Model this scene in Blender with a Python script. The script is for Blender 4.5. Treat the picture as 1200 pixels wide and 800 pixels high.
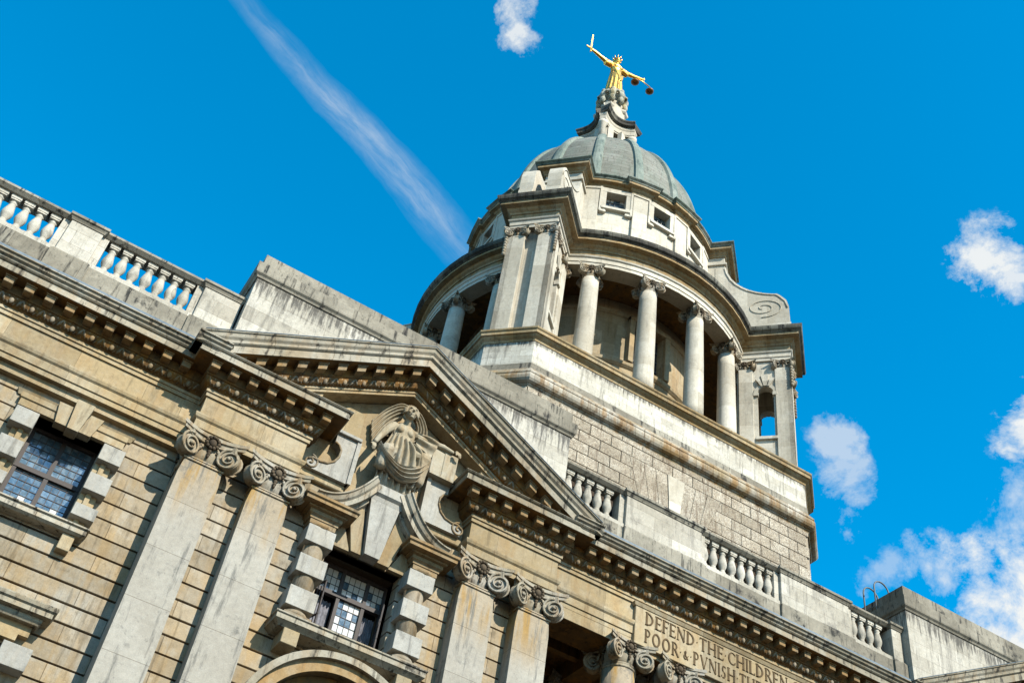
import bpy, bmesh, math, random
from mathutils import Vector, Matrix
random.seed(7)
R = math.radians
PI = math.pi
sc = bpy.context.scene
for o in list(bpy.data.objects):
    bpy.data.objects.remove(o)
col = sc.collection

# ------------------------------------------------------------------ camera
cam = bpy.data.cameras.new('camera'); cam_o = bpy.data.objects.new('camera', cam); col.objects.link(cam_o)
cam.sensor_width = 36.0; cam.lens = 40.30; cam.clip_end = 3000
rt = Vector((0.84343439, -0.52181068, 0.1277969)); dn = Vector((0.44936286, 0.55485957, -0.70014561)); fw = Vector((0.29443413, 0.64795406, 0.70246999))
m = Matrix((rt, -dn, -fw)).transposed().to_4x4(); m.translation = Vector((0, 0, 1.6))
cam_o.matrix_world = m; sc.camera = cam_o

# ------------------------------------------------------------------ light
SUN = Vector((0.24, -1.0, 0.80)).normalized()
elev = math.asin(SUN.z); rot = math.atan2(SUN.x, SUN.y)
world = bpy.data.worlds.new('World'); sc.world = world; world.use_nodes = True
wt = world.node_tree; wt.nodes.clear()
def wn(t, **k):
    n = wt.nodes.new(t)
    for a, b in k.items(): setattr(n, a, b)
    return n
def wmath(op, a, b=None, c=None, clamp=False):
    n = wn('ShaderNodeMath', operation=op); n.use_clamp = clamp
    for i, v in enumerate((a, b, c)):
        if v is None: continue
        if isinstance(v, (int, float)): n.inputs[i].default_value = v
        else: wt.links.new(v, n.inputs[i])
    return n.outputs[0]
sky = wn('ShaderNodeTexSky', sky_type='NISHITA'); sky.sun_disc = False
sky.sun_elevation = elev; sky.sun_rotation = rot; sky.air_density = 1.0; sky.dust_density = 0.2; sky.ozone_density = 3.0
hs = wn('ShaderNodeHueSaturation'); hs.inputs['Hue'].default_value = 0.483; hs.inputs['Saturation'].default_value = 1.45; hs.inputs['Value'].default_value = 1.9
wt.links.new(sky.outputs[0], hs.inputs['Color'])
tc = wn('ShaderNodeTexCoord'); DIR = tc.outputs['Generated']
nrm = wn('ShaderNodeVectorMath', operation='NORMALIZE'); wt.links.new(DIR, nrm.inputs[0]); DIR = nrm.outputs[0]
def noise(scale, detail=8, rough=0.6, stretch=None, dist=0.0):
    v = DIR
    if stretch:
        mp = wn('ShaderNodeMapping'); mp.inputs['Scale'].default_value = stretch; wt.links.new(v, mp.inputs[0]); v = mp.outputs[0]
    n = wn('ShaderNodeTexNoise'); n.inputs['Scale'].default_value = scale; n.inputs['Detail'].default_value = detail
    n.inputs['Roughness'].default_value = rough; n.inputs['Distortion'].default_value = dist
    wt.links.new(v, n.inputs['Vector']); return n.outputs['Fac']
def ddot(d):
    n = wn('ShaderNodeVectorMath', operation='DOT_PRODUCT'); wt.links.new(DIR, n.inputs[0]); n.inputs[1].default_value = d; return n.outputs['Value']
nz = noise(16, 12, 0.68, None, 0.25)
wv = wn('ShaderNodeTexNoise'); wv.inputs['Scale'].default_value = 13; wv.inputs['Detail'].default_value = 8; wv.inputs['Roughness'].default_value = 0.62; wt.links.new(DIR, wv.inputs['Vector'])
ws = wn('ShaderNodeVectorMath', operation='SUBTRACT'); wt.links.new(wv.outputs['Color'], ws.inputs[0]); ws.inputs[1].default_value = (0.5, 0.5, 0.5)
wm = wn('ShaderNodeVectorMath', operation='SCALE'); wt.links.new(ws.outputs[0], wm.inputs[0]); wm.inputs['Scale'].default_value = 0.09
wa = wn('ShaderNodeVectorMath', operation='ADD'); wt.links.new(DIR, wa.inputs[0]); wt.links.new(wm.outputs[0], wa.inputs[1])
WDIR = wa.outputs[0]
def wdot(d):
    n = wn('ShaderNodeVectorMath', operation='DOT_PRODUCT'); nn0 = wn('ShaderNodeVectorMath', operation='NORMALIZE'); wt.links.new(WDIR, nn0.inputs[0]); wt.links.new(nn0.outputs[0], n.inputs[0]); n.inputs[1].default_value = d; return n.outputs['Value']
def cloud(d, rad, amt):
    d = Vector(d).normalized()
    f = wmath('SUBTRACT', 1.0, wmath('DIVIDE', wmath('ARCCOSINE', wdot(d)), rad * 1.15), clamp=True)          # 1 at the centre, 0 at the rim
    t = wmath('ADD', wmath('MULTIPLY', f, 1.0), wmath('MULTIPLY', wmath('SUBTRACT', nz, 0.5), 3.4))
    t = wmath('MULTIPLY', wmath('SUBTRACT', t, 0.30), 1.6, clamp=True)
    return wmath('MULTIPLY', wmath('MULTIPLY', t, wmath('MULTIPLY', f, 4.0, clamp=True)), amt)
blobs = [((0.566, 0.360, 0.742), 0.034, 0.95), ((0.580, 0.363, 0.729), 0.028, 0.85), ((0.637, 0.407, 0.655), 0.036, 1.0), ((0.645, 0.424, 0.636), 0.03, 0.9), ((0.657, 0.456, 0.600), 0.024, 0.5),
         ((0.644, 0.525, 0.556), 0.034, 0.6), ((0.675, 0.503, 0.540), 0.060, 1.0), ((0.700, 0.483, 0.525), 0.070, 1.0), ((0.700, 0.515, 0.494), 0.085, 1.0), ((0.616, 0.548, 0.566), 0.022, 0.35),
         ((0.548, 0.526, 0.651), 0.028, 0.55), ((0.566, 0.543, 0.621), 0.030, 0.5), ((0.578, 0.553, 0.600), 0.018, 0.4), ((0.155, 0.468, 0.870), 0.022, 0.8), ((0.170, 0.480, 0.861), 0.022, 0.85),
         ((0.3, -0.75, 0.5), 0.22, 0.8), ((0.0, -0.8, 0.6), 0.15, 0.8)]  # out-of-view clouds added for the glass to reflect
tot = None
for b in blobs:
    c_ = cloud(*b); tot = c_ if tot is None else wmath('MAXIMUM', tot, c_)
# the vapour trail
d1 = Vector((-0.030, 0.565, 0.824)).normalized(); d2 = Vector((0.219, 0.623, 0.751)).normalized(); nn = d1.cross(d2).normalized()
tg = (d2 - d1).normalized(); mid = (d1 * 0.5 + d2 * 0.5).normalized()
ca = ddot(tg); cb_ = ddot(nn)
warp = wmath('MULTIPLY', wmath('SUBTRACT', noise(6, 6, 0.55), 0.5), 0.03)
cbw = wmath('ADD', cb_, warp)
vv = wn('ShaderNodeCombineXYZ'); wt.links.new(wmath('MULTIPLY', ca, 14.0), vv.inputs[0]); wt.links.new(wmath('MULTIPLY', cbw, 95.0), vv.inputs[1])
fb = wn('ShaderNodeTexNoise'); fb.inputs['Scale'].default_value = 1.0; fb.inputs['Detail'].default_value = 10; fb.inputs['Roughness'].default_value = 0.68; fb.inputs['Distortion'].default_value = 0.4; wt.links.new(vv.outputs[0], fb.inputs['Vector'])
tm = wmath('SUBTRACT', ca, mid.dot(tg))                        # -0.13 .. 0.13 along the trail
wid = wmath('ADD', 0.0175, wmath('MULTIPLY', tm, 0.045))
wd = wmath('SUBTRACT', 1.0, wmath('DIVIDE', wmath('ABSOLUTE', cbw), wid), clamp=True)
along = wmath('SUBTRACT', 1.0, wmath('POWER', wmath('DIVIDE', wmath('ABSOLUTE', tm), 0.19), 2.0), clamp=True)
trail = wmath('MULTIPLY', wmath('MULTIPLY', wmath('POWER', wd, 0.9), along), wmath('MULTIPLY', wmath('SUBTRACT', fb.outputs['Fac'], 0.28, clamp=True), 2.8))
tot = wmath('MAXIMUM', tot, wmath('MULTIPLY', wmath('MULTIPLY', trail, wmath('MULTIPLY', wmath('SUBTRACT', noise(11, 5, 0.6), 0.22, clamp=True), 3.2, clamp=True)), 0.46), clamp=True)
mx = wn('ShaderNodeMix', data_type='RGBA'); wt.links.new(tot, mx.inputs['Factor']); wt.links.new(hs.outputs[0], mx.inputs[6]); mx.inputs[7].default_value = (5.6, 5.75, 5.7, 1)
bg = wn('ShaderNodeBackground'); bg.inputs['Strength'].default_value = 0.080
wt.links.new(mx.outputs[2], bg.inputs['Color'])
wo = wn('ShaderNodeOutputWorld'); wt.links.new(bg.outputs[0], wo.inputs['Surface'])

sun = bpy.data.lights.new('sun', 'SUN'); sun.energy = 5.0; sun.angle = R(0.5); sun.color = (1.0, 0.94, 0.82)
sun_o = bpy.data.objects.new('sun', sun); col.objects.link(sun_o); sun_o.rotation_euler = SUN.to_track_quat('Z', 'Y').to_euler()
sc.view_settings.view_transform = 'Standard'; sc.view_settings.look = 'None'; sc.view_settings.gamma = 1.0; sc.view_settings.use_curve_mapping = False
sc.view_settings.exposure = 1.0
sc.render.engine = 'CYCLES'
try:
    sc.cycles.max_bounces = 8; sc.cycles.diffuse_bounces = 4
except Exception: pass

# ------------------------------------------------------------------ materials
def nt(name):
    mt = bpy.data.materials.new(name); mt.use_nodes = True
    t = mt.node_tree; t.nodes.clear(); return mt, t
class NB:
    def __init__(s, t): s.t = t
    def n(s, ty, **k):
        n = s.t.nodes.new(ty)
        for a, b in k.items(): setattr(n, a, b)
        return n
    def put(s, v, inp):
        if isinstance(v, (int, float, tuple)): inp.default_value = v
        else: s.t.links.new(v, inp)
    def math(s, op, a, b=None, clamp=False):
        n = s.n('ShaderNodeMath', operation=op); n.use_clamp = clamp; s.put(a, n.inputs[0])
        if b is not None: s.put(b, n.inputs[1])
        return n.outputs[0]
    def noise(s, vec, scale, detail=5, rough=0.6, dist=0.0):
        n = s.n('ShaderNodeTexNoise'); s.put(vec, n.inputs['Vector']); n.inputs['Scale'].default_value = scale
        n.inputs['Detail'].default_value = detail; n.inputs['Roughness'].default_value = rough; n.inputs['Distortion'].default_value = dist
        return n.outputs['Fac']
    def ramp(s, f, a, b):
        n = s.n('ShaderNodeMapRange'); n.interpolation_type = 'SMOOTHSTEP'; s.put(f, n.inputs[0]); n.inputs[1].default_value = a; n.inputs[2].default_value = b
        return n.outputs[0]
    def mix(s, f, a, b, mode='MIX'):
        n = s.n('ShaderNodeMix', data_type='RGBA', blend_type=mode); s.put(f, n.inputs[0])
        s.put(a, n.inputs[6]); s.put(b, n.inputs[7]); return n.outputs[2]
def c4(c): return (c[0], c[1], c[2], 1.0)

def stone(name, base, pale, dark, block=None, phase=(0, 0), pale_amt=0.5, dark_amt=0.4, ochre=None, ochre_amt=0.0, bump=0.25, vermic=False, joint=0.55, zband=None, grain=45, drip=None, gain=1.0, var=0.18):
    KA = 0.475 * gain; SA = 1.12
    def warm(c, k):
        g_ = 0.3 * c[0] + 0.55 * c[1] + 0.15 * c[2]; return [max(0.004, (g_ + (v - g_) * SA) * k * w_) for v, w_ in zip(c, (1.02, 1.0, 0.95))]
    base, pale, dark = warm(base, KA), warm(pale, KA * 1.04), warm(dark, KA * 0.7)
    if ochre: ochre = warm(ochre, KA * 1.1)
    mt, t = nt(name); b = NB(t)
    g = b.n('ShaderNodeNewGeometry'); sp = b.n('ShaderNodeSeparateXYZ'); t.links.new(g.outputs['Position'], sp.inputs[0])
    P = g.outputs['Position']
    u = b.math('SUBTRACT', sp.outputs[0], sp.outputs[1])
    cb = b.n('ShaderNodeCombineXYZ'); t.links.new(u, cb.inputs[0]); t.links.new(sp.outputs[2], cb.inputs[1])
    mpv = b.n('ShaderNodeMapping'); mpv.inputs['Scale'].default_value = (2.6, 2.6, 0.28); t.links.new(P, mpv.inputs[0])
    colr = c4(base)
    big = b.noise(P, 0.55, 6, 0.62)
    colr = b.mix(b.math('MULTIPLY', b.ramp(big, 0.42, 0.62), pale_amt), colr, c4(pale))
    med = b.noise(P, 3.1, 6, 0.7)
    colr = b.mix(b.math('MULTIPLY', b.ramp(med, 0.5, 0.68), pale_amt * 0.6), colr, c4(pale))
    if ochre:
        o = b.noise(mpv.outputs[0], 1.3, 5, 0.6)
        of = b.math('MULTIPLY', b.ramp(o, 0.46, 0.62), ochre_amt)
        if zband:
            of = b.math('MULTIPLY', b.ramp(sp.outputs[2], zband[0], zband[1]), b.math('ADD', of, ochre_amt * 0.5), clamp=True)
        colr = b.mix(of, colr, c4(ochre))
    if drip:
        dn_ = b.noise(mpv.outputs[0], 4.5, 6, 0.75); df = b.math('MULTIPLY', b.ramp(sp.outputs[2], drip[0], drip[1]), 1.0)
        dthr = b.math('SUBTRACT', b.math('ADD', dn_, b.math('MULTIPLY', df, 0.21)), 0.58)
        colr = b.mix(b.math('MULTIPLY', dthr, 7.0, clamp=True), colr, c4([v * 0.8 for v in dark]))
    st = b.noise(mpv.outputs[0], 2.2, 7, 0.7)
    st2 = b.noise(P, 1.4, 7, 0.7)
    st3 = b.noise(P, 6.5, 8, 0.78)
    sf = b.math('MULTIPLY', b.math('ADD', b.math('ADD', b.ramp(st, 0.52, 0.66), b.ramp(st2, 0.57, 0.70)), b.math('MULTIPLY', b.ramp(st3, 0.56, 0.68), 0.8), clamp=True), min(1.0, dark_amt * 1.2))
    colr = b.mix(sf, colr, c4(dark))
    fine = b.math('ADD', b.math('MULTIPLY', b.noise(P, grain, 3, 0.7), 0.45), b.math('MULTIPLY', b.noise(P, 9, 6, 0.75), 0.55))
    fcol = b.n('ShaderNodeMapRange'); t.links.new(fine, fcol.inputs[0]); fcol.inputs[1].default_value = 0.3; fcol.inputs[2].default_value = 0.7; fcol.inputs[3].default_value = 0.70; fcol.inputs[4].default_value = 1.22
    hsv = b.n('ShaderNodeHueSaturation'); t.links.new(colr, hsv.inputs['Color']); t.links.new(fcol.outputs[0], hsv.inputs['Value']); colr = hsv.outputs[0]
    height = b.math('MULTIPLY', b.noise(P, 14, 8, 0.7), 0.5)
    if block:
        mp2 = b.n('ShaderNodeMapping'); mp2.inputs['Location'].default_value = (phase[0], phase[1], 0); t.links.new(cb.outputs[0], mp2.inputs[0])
        br = b.n('ShaderNodeTexBrick'); t.links.new(mp2.outputs[0], br.inputs['Vector']); br.inputs['Scale'].default_value = 1.0
        br.inputs['Brick Width'].default_value = block[0]; br.inputs['Row Height'].default_value = block[1]; br.inputs['Mortar Size'].default_value = block[2]
        br.inputs['Mortar Smooth'].default_value = 0.2
        br.inputs['Color1'].default_value = (1 - var, 1 - var * 1.1, 1 - var * 1.25, 1); br.inputs['Color2'].default_value = (1 + var, 1 + var, 1 + var * 1.05, 1); br.inputs['Mortar'].default_value = (joint, joint * 0.93, joint * 0.85, 1)
        colr = b.mix(1.0, colr, br.outputs['Color'], 'MULTIPLY')
        height = b.math('SUBTRACT', height, b.math('MULTIPLY', br.outputs['Fac'], 0.4))
    if vermic:
        v = b.n('ShaderNodeTexNoise'); t.links.new(P, v.inputs['Vector']); v.inputs['Scale'].default_value = 15; v.inputs['Detail'].default_value = 1.5; v.inputs['Distortion'].default_value = 1.5
        r_ = b.ramp(b.math('ABSOLUTE', b.math('SUBTRACT', v.outputs['Fac'], 0.5)), 0.015, 0.06)
        height = b.math('ADD', height, b.math('MULTIPLY', r_, 1.6))
        colr = b.mix(b.math('MULTIPLY', b.math('SUBTRACT', 1.0, r_), 0.7), colr, c4(dark))
    bp = b.n('ShaderNodeBump'); bp.inputs['Strength'].default_value = bump; bp.inputs['Distance'].default_value = 0.03; t.links.new(height, bp.inputs['Height'])
    pr = b.n('ShaderNodeBsdfPrincipled'); t.links.new(colr, pr.inputs['Base Color']); pr.inputs['Roughness'].default_value = 0.85
    pr.inputs['Specular IOR Level'].default_value = 0.25
    t.links.new(bp.outputs[0], pr.inputs['Normal'])
    out = b.n('ShaderNodeOutputMaterial'); t.links.new(pr.outputs[0], out.inputs[0])
    return mt
TAN = (0.43, 0.36, 0.26); PALE = (0.50, 0.475, 0.415); GREY = (0.17, 0.165, 0.155); WHITE = (0.62, 0.59, 0.52); OCH = (0.36, 0.215, 0.085); SOOT = (0.045, 0.042, 0.038)
M = {}
M['wall'] = stone('banded_wall_stone', TAN, (0.50, 0.48, 0.43), (0.22, 0.18, 0.125), block=(1.35, 0.381, 0.008), phase=(0.2, -10.888), pale_amt=0.85, dark_amt=0.45, ochre=(0.44, 0.29, 0.12), ochre_amt=0.35, joint=0.4)
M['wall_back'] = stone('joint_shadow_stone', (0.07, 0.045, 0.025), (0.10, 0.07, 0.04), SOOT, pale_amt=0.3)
M['block'] = stone('pale_block_stone', (0.48, 0.47, 0.44), (0.60, 0.595, 0.565), (0.27, 0.265, 0.25), pale_amt=0.7, dark_amt=0.5, ochre=(0.42, 0.32, 0.18), ochre_amt=0.15, gain=0.98)
M['pilaster'] = stone('pilaster_stone', (0.49, 0.465, 0.415), (0.58, 0.565, 0.52), (0.26, 0.26, 0.25), block=(400, 1.13, 0.006), phase=(150, -11.16), var=0.05, joint=0.5, pale_amt=0.7, dark_amt=0.65, ochre=(0.45, 0.30, 0.13), ochre_amt=0.75, zband=(13.9, 15.4), gain=0.98)
M['ashlar'] = stone('attic_ashlar', (0.55, 0.525, 0.465), (0.66, 0.64, 0.59), (0.26, 0.25, 0.23), block=(1.15, 0.42, 0.005), phase=(0.3, -19.3), pale_amt=0.6, dark_amt=0.4, joint=0.6, drip=(20.2, 21.15), gain=1.12)
M['coping'] = stone('sooty_coping', (0.30, 0.28, 0.235), (0.52, 0.49, 0.42), (0.05, 0.05, 0.046), block=(1.6, 40, 0.006), pale_amt=0.6, dark_amt=0.85)
M['frieze'] = stone('frieze_stone', (0.47, 0.375, 0.235), (0.52, 0.475, 0.38), (0.27, 0.21, 0.13), block=(1.5, 40, 0.005), phase=(0.6, 0), pale_amt=0.6, dark_amt=0.4, ochre=OCH, ochre_amt=0.3)
M['bed'] = stone('sheltered_shade_stone', (0.17, 0.095, 0.035), (0.26, 0.18, 0.10), (0.05, 0.03, 0.015), pale_amt=0.4, dark_amt=0.6, ochre=(0.30, 0.15, 0.04), ochre_amt=0.7)  # sheltered brown, darkened further to paint shade onto soffits and recesses
M['modillion'] = stone('modillion_stone', (0.31, 0.215, 0.115), (0.44, 0.38, 0.28), (0.10, 0.06, 0.03), pale_amt=0.5, dark_amt=0.5, ochre=OCH, ochre_amt=0.5)  # browned to stand in for shade on bracket and impost undersides
M['cornice'] = stone('cornice_stone', (0.42, 0.30, 0.165), (0.52, 0.46, 0.36), (0.12, 0.085, 0.05), pale_amt=0.5, dark_amt=0.55, ochre=OCH, ochre_amt=0.6)
M['cyma'] = stone('weathered_cornice_top', (0.40, 0.365, 0.29), (0.56, 0.54, 0.48), (0.06, 0.052, 0.042), block=(1.3, 40, 0.008), pale_amt=0.6, dark_amt=0.8, ochre=OCH, ochre_amt=0.25)
M['carved'] = stone('carved_stone', (0.28, 0.22, 0.14), (0.46, 0.42, 0.36), (0.10, 0.07, 0.04), pale_amt=0.7, dark_amt=0.5, ochre=OCH, ochre_amt=0.4)
M['sculpt'] = stone('sculpture_stone', (0.50, 0.44, 0.33), (0.60, 0.58, 0.52), (0.25, 0.16, 0.07), pale_amt=0.6, dark_amt=0.35, ochre=OCH, ochre_amt=0.35, bump=0.15)
M['capital'] = stone('capital_stone', (0.44, 0.39, 0.30), (0.56, 0.54, 0.50), (0.06, 0.045, 0.03), pale_amt=0.7, dark_amt=0.7, ochre=OCH, ochre_amt=0.5)
M['flower'] = stone('sooty_flower_stone', (0.11, 0.08, 0.05), (0.24, 0.2, 0.15), (0.02, 0.016, 0.012), pale_amt=0.4)
M['letter'] = stone('letter_stone', (0.13, 0.085, 0.042), (0.22, 0.16, 0.09), (0.05, 0.035, 0.02), pale_amt=0.4)
M['tower_ashlar'] = stone('tower_ashlar', (0.60, 0.58, 0.52), (0.72, 0.71, 0.67), (0.27, 0.26, 0.235), block=(0.95, 0.27, 0.004), phase=(0.3, -26.2), pale_amt=0.6, dark_amt=0.45, joint=0.55, drip=(27.3, 27.7), gain=1.25)
M['tower_rust'] = stone('vermiculated_block', (0.56, 0.50, 0.41), (0.72, 0.68, 0.60), (0.26, 0.18, 0.12), block=(0.8, 0.435, 0.001), phase=(0, -25.425), pale_amt=0.6, dark_amt=0.45, vermic=True, bump=0.55, gain=1.08)
M['tower_core'] = stone('tower_joint_stone', (0.50, 0.43, 0.34), (0.60, 0.55, 0.48), (0.16, 0.07, 0.05), pale_amt=0.5, dark_amt=0.7)
M['tower_smooth'] = stone('tower_smooth_stone', (0.60, 0.56, 0.48), (0.70, 0.68, 0.62), (0.30, 0.28, 0.25), block=(2.2, 1.1, 0.004), phase=(0, -28.4), pale_amt=0.6, dark_amt=0.28, joint=0.75, gain=1.22)
M['tower_trim'] = stone('tower_trim_stone', (0.42, 0.32, 0.18), (0.56, 0.50, 0.38), (0.13, 0.10, 0.07), block=(0.9, 40, 0.006), pale_amt=0.55, dark_amt=0.4, ochre=OCH, ochre_amt=0.45)
M['tower_top'] = stone('tower_soot_edge', (0.075, 0.07, 0.06), (0.34, 0.34, 0.29), (0.025, 0.026, 0.025), block=(0.45, 40, 0.02), pale_amt=0.6, dark_amt=0.8)
M['drum'] = stone('drum_wall_stone', (0.48, 0.385, 0.25), (0.56, 0.50, 0.39), (0.26, 0.19, 0.11), block=(1.4, 0.55, 0.004), pale_amt=0.5, dark_amt=0.35, ochre=OCH, ochre_amt=0.35)
M['string'] = stone('string_course_stone', (0.40, 0.32, 0.2), (0.60, 0.58, 0.53), (0.20, 0.11, 0.045), block=(0.35, 40, 0.01), pale_amt=0.8, dark_amt=0.6, ochre=(0.33, 0.19, 0.07), ochre_amt=0.7)
M['dome'] = stone('weathered_copper_sheet', (0.26, 0.27, 0.24), (0.36, 0.37, 0.34), (0.13, 0.135, 0.125), block=(1.1, 0.30, 0.014), pale_amt=0.85, dark_amt=0.4, joint=0.62, var=0.09, bump=0.2, ochre=(0.24, 0.30, 0.26), ochre_amt=0.35)
M['rib'] = stone('green_copper_rib', (0.24, 0.30, 0.27), (0.44, 0.49, 0.45), (0.06, 0.11, 0.11), pale_amt=0.7, dark_amt=0.5, bump=0.15)
M['verdigris'] = stone('verdigris_flashing', (0.15, 0.20, 0.165), (0.46, 0.48, 0.45), (0.03, 0.05, 0.045), pale_amt=0.5, dark_amt=0.6)
M['lead'] = stone('lead_flashing', (0.18, 0.225, 0.27), (0.30, 0.35, 0.40), (0.09, 0.11, 0.13), pale_amt=0.5, dark_amt=0.5, bump=0.1)
M['orb'] = stone('weathered_orb', (0.52, 0.54, 0.47), (0.75, 0.74, 0.66), (0.10, 0.11, 0.10), pale_amt=0.7, dark_amt=0.7, ochre=(0.55, 0.42, 0.16), ochre_amt=0.6)
M['ground'] = stone('street_asphalt', (0.075, 0.065, 0.055), (0.10, 0.09, 0.075), (0.05, 0.045, 0.04), block=(0.9, 0.6, 0.01), pale_amt=0.5)

def simple(name, colr, rough=0.5, metal=0.0, bumpy=0.0, var=0.15, scale=8):
    mt, t = nt(name); b = NB(t); g = b.n('ShaderNodeNewGeometry'); P = g.outputs['Position']
    n = b.noise(P, scale, 5, 0.6)
    cc = b.mix(b.ramp(n, 0.3, 0.7), c4([v * (1 - var) for v in colr]), c4([min(1, v * (1 + var)) for v in colr]))
    pr = b.n('ShaderNodeBsdfPrincipled'); t.links.new(cc, pr.inputs['Base Color']); pr.inputs['Roughness'].default_value = rough; pr.inputs['Metallic'].default_value = metal
    if bumpy:
        bp = b.n('ShaderNodeBump'); bp.inputs['Strength'].default_value = bumpy; bp.inputs['Distance'].default_value = 0.02; t.links.new(n, bp.inputs['Height']); t.links.new(bp.outputs[0], pr.inputs['Normal'])
    out = b.n('ShaderNodeOutputMaterial'); t.links.new(pr.outputs[0], out.inputs[0]); return mt
M['gold'] = simple('gilding', (0.80, 0.40, 0.075), 0.34, 0.8, 0.35, 0.35, 7)
M['bronze'] = simple('dark_gilt', (0.16, 0.07, 0.02), 0.5, 0.6)
M['metal'] = simple('dark_window_metal', (0.020, 0.013, 0.011), 0.7, 0.0)
M['rail'] = simple('grey_tube', (0.06, 0.07, 0.075), 0.6, 0.1)
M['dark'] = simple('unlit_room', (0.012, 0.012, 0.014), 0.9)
M['curtain'] = simple('grey_curtain', (0.10, 0.10, 0.115), 0.9, 0, 0.5, 0.35, 9)

def glass(name, w, h, x0, z0, bright):
    """old leaded glass: every little pane is tilted a bit and carries painted sky and cloud reflections in its tint"""
    mt, t = nt(name); b = NB(t); g = b.n('ShaderNodeNewGeometry'); sp = b.n('ShaderNodeSeparateXYZ'); t.links.new(g.outputs['Position'], sp.inputs[0])
    fx = b.math('FLOOR', b.math('DIVIDE', b.math('SUBTRACT', sp.outputs[0], x0), w)); fz = b.math('FLOOR', b.math('DIVIDE', b.math('SUBTRACT', sp.outputs[2], z0), h))
    cb = b.n('ShaderNodeCombineXYZ'); t.links.new(fx, cb.inputs[0]); t.links.new(fz, cb.inputs[1])
    wnz = b.n('ShaderNodeTexWhiteNoise'); wnz.noise_dimensions = '2D'; t.links.new(cb.outputs[0], wnz.inputs['Vector'])
    v = b.math('GREATER_THAN', wnz.outputs['Value'], 1.0 - bright)
    var = b.n('ShaderNodeMapRange'); t.links.new(wnz.outputs['Value'], var.inputs[0]); var.inputs[3].default_value = 0.30; var.inputs[4].default_value = 0.46
    cc = b.mix(b.ramp(b.noise(g.outputs['Position'], 9, 3, 0.6), 0.35, 0.65), (0.14, 0.25, 0.34, 1), (0.36, 0.49, 0.58, 1))  # blue range painted in as reflected sky
    hsv = b.n('ShaderNodeHueSaturation'); t.links.new(cc, hsv.inputs['Color']); t.links.new(var.outputs[0], hsv.inputs['Value'])
    cc = b.mix(v, hsv.outputs[0], (0.55, 0.53, 0.48, 1))  # pale panes are cloud reflections put into the colour
    bp = b.n('ShaderNodeBump'); bp.inputs['Strength'].default_value = 0.2; bp.inputs['Distance'].default_value = 0.02; t.links.new(b.noise(g.outputs['Position'], 7, 3, 0.5), bp.inputs['Height'])
    ml = b.n('ShaderNodeVectorMath', operation='SCALE'); sub = b.n('ShaderNodeVectorMath', operation='SUBTRACT'); t.links.new(wnz.outputs['Color'], sub.inputs[0]); sub.inputs[1].default_value = (0.5, 0.5, 0.5)
    t.links.new(sub.outputs[0], ml.inputs[0]); ml.inputs['Scale'].default_value = 0.05
    ad = b.n('ShaderNodeVectorMath', operation='ADD'); t.links.new(bp.outputs[0], ad.inputs[0]); t.links.new(ml.outputs[0], ad.inputs[1])
    nm = b.n('ShaderNodeVectorMath', operation='NORMALIZE'); t.links.new(ad.outputs[0], nm.inputs[0])
    pr = b.n('ShaderNodeBsdfPrincipled'); t.links.new(cc, pr.inputs['Base Color']); pr.inputs['Roughness'].default_value = 0.06; pr.inputs['Metallic'].default_value = 0.35
    pr.inputs['Specular IOR Level'].default_value = 0.9; t.links.new(nm.outputs[0], pr.inputs['Normal'])
    out = b.n('ShaderNodeOutputMaterial'); t.links.new(pr.outputs[0], out.inputs[0]); return mt

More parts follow.
